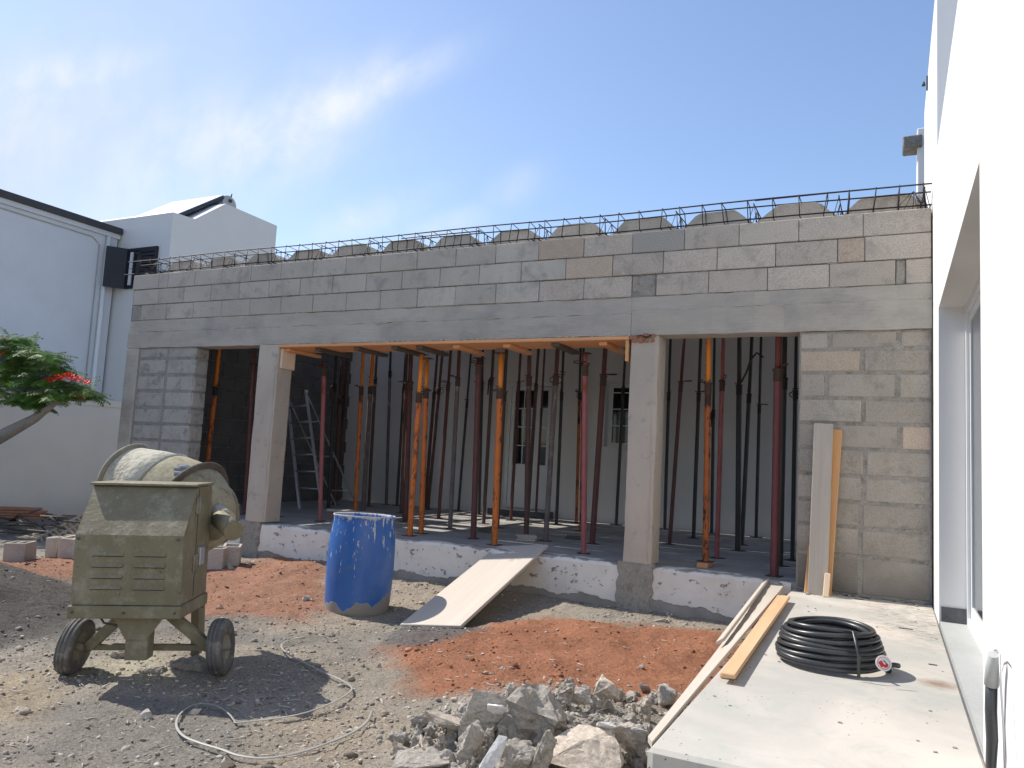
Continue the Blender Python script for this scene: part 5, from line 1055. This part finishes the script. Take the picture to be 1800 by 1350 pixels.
chunk('concrete_lump', 'largest rough rounded concrete lump on top of the rubble heap', 940, 1262, .10, (.14, .12, .14), (.2, .1, .3), 'rubble', 3, n=26, rough=.3)
chunk('concrete_slab_piece', 'big flat tan slab piece at the bottom of the heap beside the terrace', 1030, 1318, .11, (.17, .13, .035), (.55, .15, .35), 'rubble_warm', 5, n=14, rough=.12)
chunk('concrete_slab_piece', 'tilted slab piece with a shaded front at the left of the heap', 792, 1268, .10, (.13, .10, .03), (-.25, .25, .5), 'rubble_warm', 8, rough=.12)
chunk('concrete_slab_piece', 'slab piece lying flat at the left foot of the heap', 742, 1338, .06, (.13, .1, .035), (.15, -.1, .2), 'rubble', 11, rough=.2)
chunk('concrete_slab_piece', 'upright shard with a whitewashed edge left of the big lump', 855, 1262, .12, (.11, .03, .13), (.2, .35, .6), 'rubble', 14, rough=.25)
chunk('whitewashed_flake', 'small bright white flake left of the big lump', 872, 1248, .17, (.045, .012, .035), (.7, .2, .6), 'rubble_white', 17, rough=.08)
chunk('whitewashed_flake', 'rounded white flake right of the big lump', 1066, 1276, .17, (.05, .012, .04), (1.0, .1, .2), 'rubble_white', 19, rough=.08)
chunk('whitewashed_flake', 'long white shard at the bottom front of the heap', 866, 1332, .16, (.03, .014, .11), (.1, .5, .3), 'rubble_white', 23, rough=.08)
chunk('whitewashed_flake', 'narrow pale shard beside the tan slab near the terrace', 1096, 1300, .11, (.03, .015, .09), (.3, -.7, .3), 'rubble_warm', 24, rough=.08)
chunk('concrete_lump', 'block-shaped piece standing at the back of the heap', 1066, 1215, .09, (.08, .06, .07), (.2, .3, .9), 'rubble_warm', 27, rough=.12)
chunk('concrete_lump', 'cornered piece at the right end of the heap by the boards', 1172, 1222, .07, (.06, .06, .06), (.1, .2, .2), 'rubble', 29, rough=.12)
chunk('concrete_lump', 'wedge shaped piece at the middle front of the heap', 950, 1325, .15, (.05, .05, .12), (.3, .2, .8), 'rubble', 31, rough=.2)
chunk('concrete_lump', 'dark grey lump below the big one', 905, 1330, .12, (.09, .08, .1), (.3, .6, .8), 'rubble', 33, rough=.3)
chunk('concrete_lump', 'angular shard between the two left slab pieces', 822, 1310, .10, (.05, .04, .12), (.2, .6, .4), 'rubble', 36, rough=.15)
chunk('concrete_lump', 'rounded lump in front of the terrace corner', 1105, 1290, .10, (.08, .07, .07), (.1, .2, .3), 'rubble', 38, rough=.2)
chunk('concrete_lump', 'long low piece behind the big lump', 1010, 1222, .07, (.1, .05, .035), (.1, .1, .3), 'rubble', 40, rough=.2)
pool = [chunk_mesh('rubble_piece', random.choice(('rubble', 'rubble', 'rubble_warm')), *s_, 50+i, 14, 3, .34) for i, s_ in enumerate([(.05, .04, .035), (.06, .05, .025), (.045, .04, .04), (.07, .045, .03), (.05, .03, .05), (.035, .035, .03), (.08, .05, .028), (.04, .04, .025)])]
for k in range(210):
    px = random.uniform(700, 1200); t_ = (px-700)/500; top = 1285-75*min(1, t_*1.6) if px < 1000 else 1208+ (px-1000)*.03; py = random.uniform(top, 1375)
    if px > 1140-(py-1290)*.2 and py > 1262: continue
    p = ong(px, py, .0); 
    if p.x > -.80: continue
    e = math.exp(-(((p.x-RBX))**2+((p.y-RBY)*.8)**2)/.4); o = bpy.data.objects.new('rubble_piece', random.choice(pool)); COL.objects.link(o); s_ = random.uniform(.45, 1.15)
    o.location = (p.x, p.y, p.z+random.uniform(0, .09)*e+.01); o.rotation_euler = [random.uniform(0, 6) for _ in range(3)]; o.scale = (s_,)*3; tag(o, 'small broken lump of grey concrete in the rubble heap', 'rubble', RBG)
# single stones about the yard
for lab, px, py, s_, mt in (('pale fist-sized stone alone at the far left of the foreground', 38, 1250, (.045, .035, .03), 'rubble_warm'), ('pair of pale stones left of the barrel foot, the larger', 537, 1054, (.035, .03, .03), 'rubble_warm'), ('small pale stone right beside the larger one left of the barrel', 550, 1056, (.03, .02, .015), 'rubble_warm'),
        ('reddish stone on the red soil behind the mixer wheel', 388, 1066, (.025, .022, .02), 'rubble_warm'), ('tan stone in the mixer shadow near the strap loop', 340, 1256, (.05, .03, .025), 'rubble_warm'), ('brown stone in the mixer shadow, left of the strap loop', 260, 1258, (.05, .035, .025), 'rubble'), ('dark stone in a hollow right of the strap', 664, 1174, (.035, .03, .02), 'rubble'),
        ('flat pink stone at the bottom edge of the yard', 400, 1346, (.05, .03, .02), 'rubble_warm'), ('pale flat stone lying before the plinth', 1158, 1091, (.07, .02, .015), 'rubble_warm'), ('grey stone by the white plinth, left of the terrace boards', 1222, 1094, (.06, .03, .02), 'rubble'), ('pale stone on the red earth mound', 1125, 1173, (.03, .025, .015), 'rubble'),
        ('yellowish block sliver at the foot of the barrel', 618, 1096, (.06, .02, .015), 'rubble_warm'), ('broken block piece behind the mixer', 408, 1000, (.09, .05, .035), 'rubble'), ('small broken block piece near the left pillar footing', 440, 992, (.06, .04, .025), 'rubble')):
    chunk('stone', lab, px, py, .008, s_, (random.random(), random.random(), random.random()*6), mt, int(px), 'stone', 14, 2, .15, None)
for lab, px, py, sz in (('brown lump of soil under the right mixer wheel', 330, 1170, (.13, .09, .05)), ('crusty mortar lumps under the mixer axle', 265, 1178, (.09, .05, .03)), ('crusty mortar lump behind the left mixer wheel', 215, 1150, (.08, .05, .035))):
    chunk('mortar_lump', lab, px, py, .01, sz, (0, 0, .5), 'rubble', int(px)+7, 'mortar', 22, 3, .35, None)
# wooden debris, boards and slab at the left
e = empty('board_stack', ong(20, 925), 'stack of reddish brown boards lying by the boundary wall', 'boards'); p = Vector(e['wpos'])
for k in range(4): T = Matrix.Translation(p+Vector((-.6, -.1, .10+k*.035))) @ Matrix.Rotation(.55+k*.05, 4, 'Z'); MB().cbox((-1.2, -.15, 0), (1.0-k*.08, .12, .03), .003, .001, T).build('board', 'redwood', e)
pa = ong(50, 953, .02); pb = ong(132, 925, .0); pb = at(150, 899, Y=pa.y+1.1)
GS = empty('pierced_slab', pa, 'pierced pale slab leaning on rubble between the boundary wall and mixer', 'slab'); d = (pb-pa).normalized(); s = Vector((-.25, .95, 0)); s = (s-d*s.dot(d)).normalized(); nn = d.cross(s).normalized(); nn = nn if nn.z > 0 else -nn
Tm = Matrix(((d.x, s.x, nn.x, pa.x), (d.y, s.y, nn.y, pa.y), (d.z, s.z, nn.z, pa.z), (0, 0, 0, 1))); Lg = (pb-pa).length
b = MB(); nx_ = 12
for i in range(nx_+1): b.box((i*Lg/nx_-.016, 0, -.04), (i*Lg/nx_+.016, .5, 0), Tm)
for j in range(6): b.box((.0, j*.094, -.0395), (Lg, j*.094+.026, -.0005), Tm)
b.build('grid', 'rubble_warm', GS)
b = MB()
for k in range(45):
    p = ong(random.uniform(-40, 110), random.uniform(925, 950)); a = random.uniform(0, 3); l_ = random.uniform(.15, .6); dz = random.uniform(.01, .22); b.tube([p+Vector((0, 0, dz)), p+Vector((math.cos(a)*l_, math.sin(a)*l_, dz*random.uniform(.2, 1.1)))], random.uniform(.005, .02), 5)
o = b.build('brushwood', 'darkwood'); tag(o, 'dark tangle of brushwood and scraps along the boundary wall', 'brushwood', None, 'stuff')
# plastic strap
sp = [(1375, 308), (1300, 325), (1272, 350), (1310, 390), (1380, 425), (1460, 465), (1540, 500), (1590, 535), (1570, 565), (1500, 605), (1380, 650), (1250, 675), (1072, 695), (1062, 688), (1030, 650), (980, 620), (920, 608), (860, 620), (810, 660), (797, 710), (830, 755), (900, 785), (1000, 815), (1080, 843), (1200, 855), (1350, 830), (1500, 780), (1600, 735), (1660, 690), (1683, 640)]
pts = [ong(x/2.571, 1000+y/2.571, .028) for x, y in sp]; q = []
for i in range(len(pts)-1):
    for k in range(4):
        t_ = k/4; a = pts[max(i-1, 0)]; b_ = pts[i]; c_ = pts[i+1]; d_ = pts[min(i+2, len(pts)-1)]; q.append(.5*((2*b_)+(c_-a)*t_+(2*a-5*b_+4*c_-d_)*t_*t_+(3*b_-a-3*c_+d_)*t_**3))
q.append(pts[-1]); o = MB().tube(q, .0075, 6, flat=(1, .35)).build('plastic_strap', 'plastic_strap'); tag(o, 'long curly white plastic strap lying in the mixer shadow', 'strap')
# splinters and twigs on the soil
b = MB()
for k in range(420):
    px = random.uniform(0, 1250); py = random.uniform(1010, 1345); p = ong(px, py)
    if p.x > -.8: continue
    a = random.uniform(0, 6.28); l_ = random.uniform(.02, .08); z = float(height(np.array([p.x]), np.array([p.y]))[0])+.006; b.tube([(p.x, p.y, z), (p.x+math.cos(a)*l_, p.y+math.sin(a)*l_, z+random.uniform(0, .012))], random.uniform(.0012, .003), 4)
o = b.build('wood_splinters', 'oldwood'); tag(o, 'scattered pale wood splinters and straws on the soil', 'debris', None, 'stuff')
b = MB()
for k in range(40):
    p = Vector((random.uniform(-.68, .25), random.uniform(2.9, 6.7), TER)); a = random.gauss(.2, .4); l_ = random.uniform(.004, .016); b.cbox((p.x, p.y, TER+.0005), (p.x+l_, p.y+l_*.6, TER+l_*.35), .001)
o = b.build('terrace_crumbs', 'mortar'); tag(o, 'dark mortar crumbs scattered on the pale terrace', 'debris', None, 'stuff')
for lab, px, py, l_ in (('dark splinter on the terrace right of the hose coil', 1580, 1104, .08), ('dark sliver at the foot of the leaning boards', 1502, 1053, .07), ('small splinter near the white house threshold', 1632, 1168, .04)):
    p = at(px, py, Z=TER+.001); o = MB().cbox(p, p+Vector((l_, .009, .004)), .001).build('splinter', 'darkwood'); tag(o, lab, 'splinter')
for o in bpy.data.objects:
    if 'wpos' in o: del o['wpos']
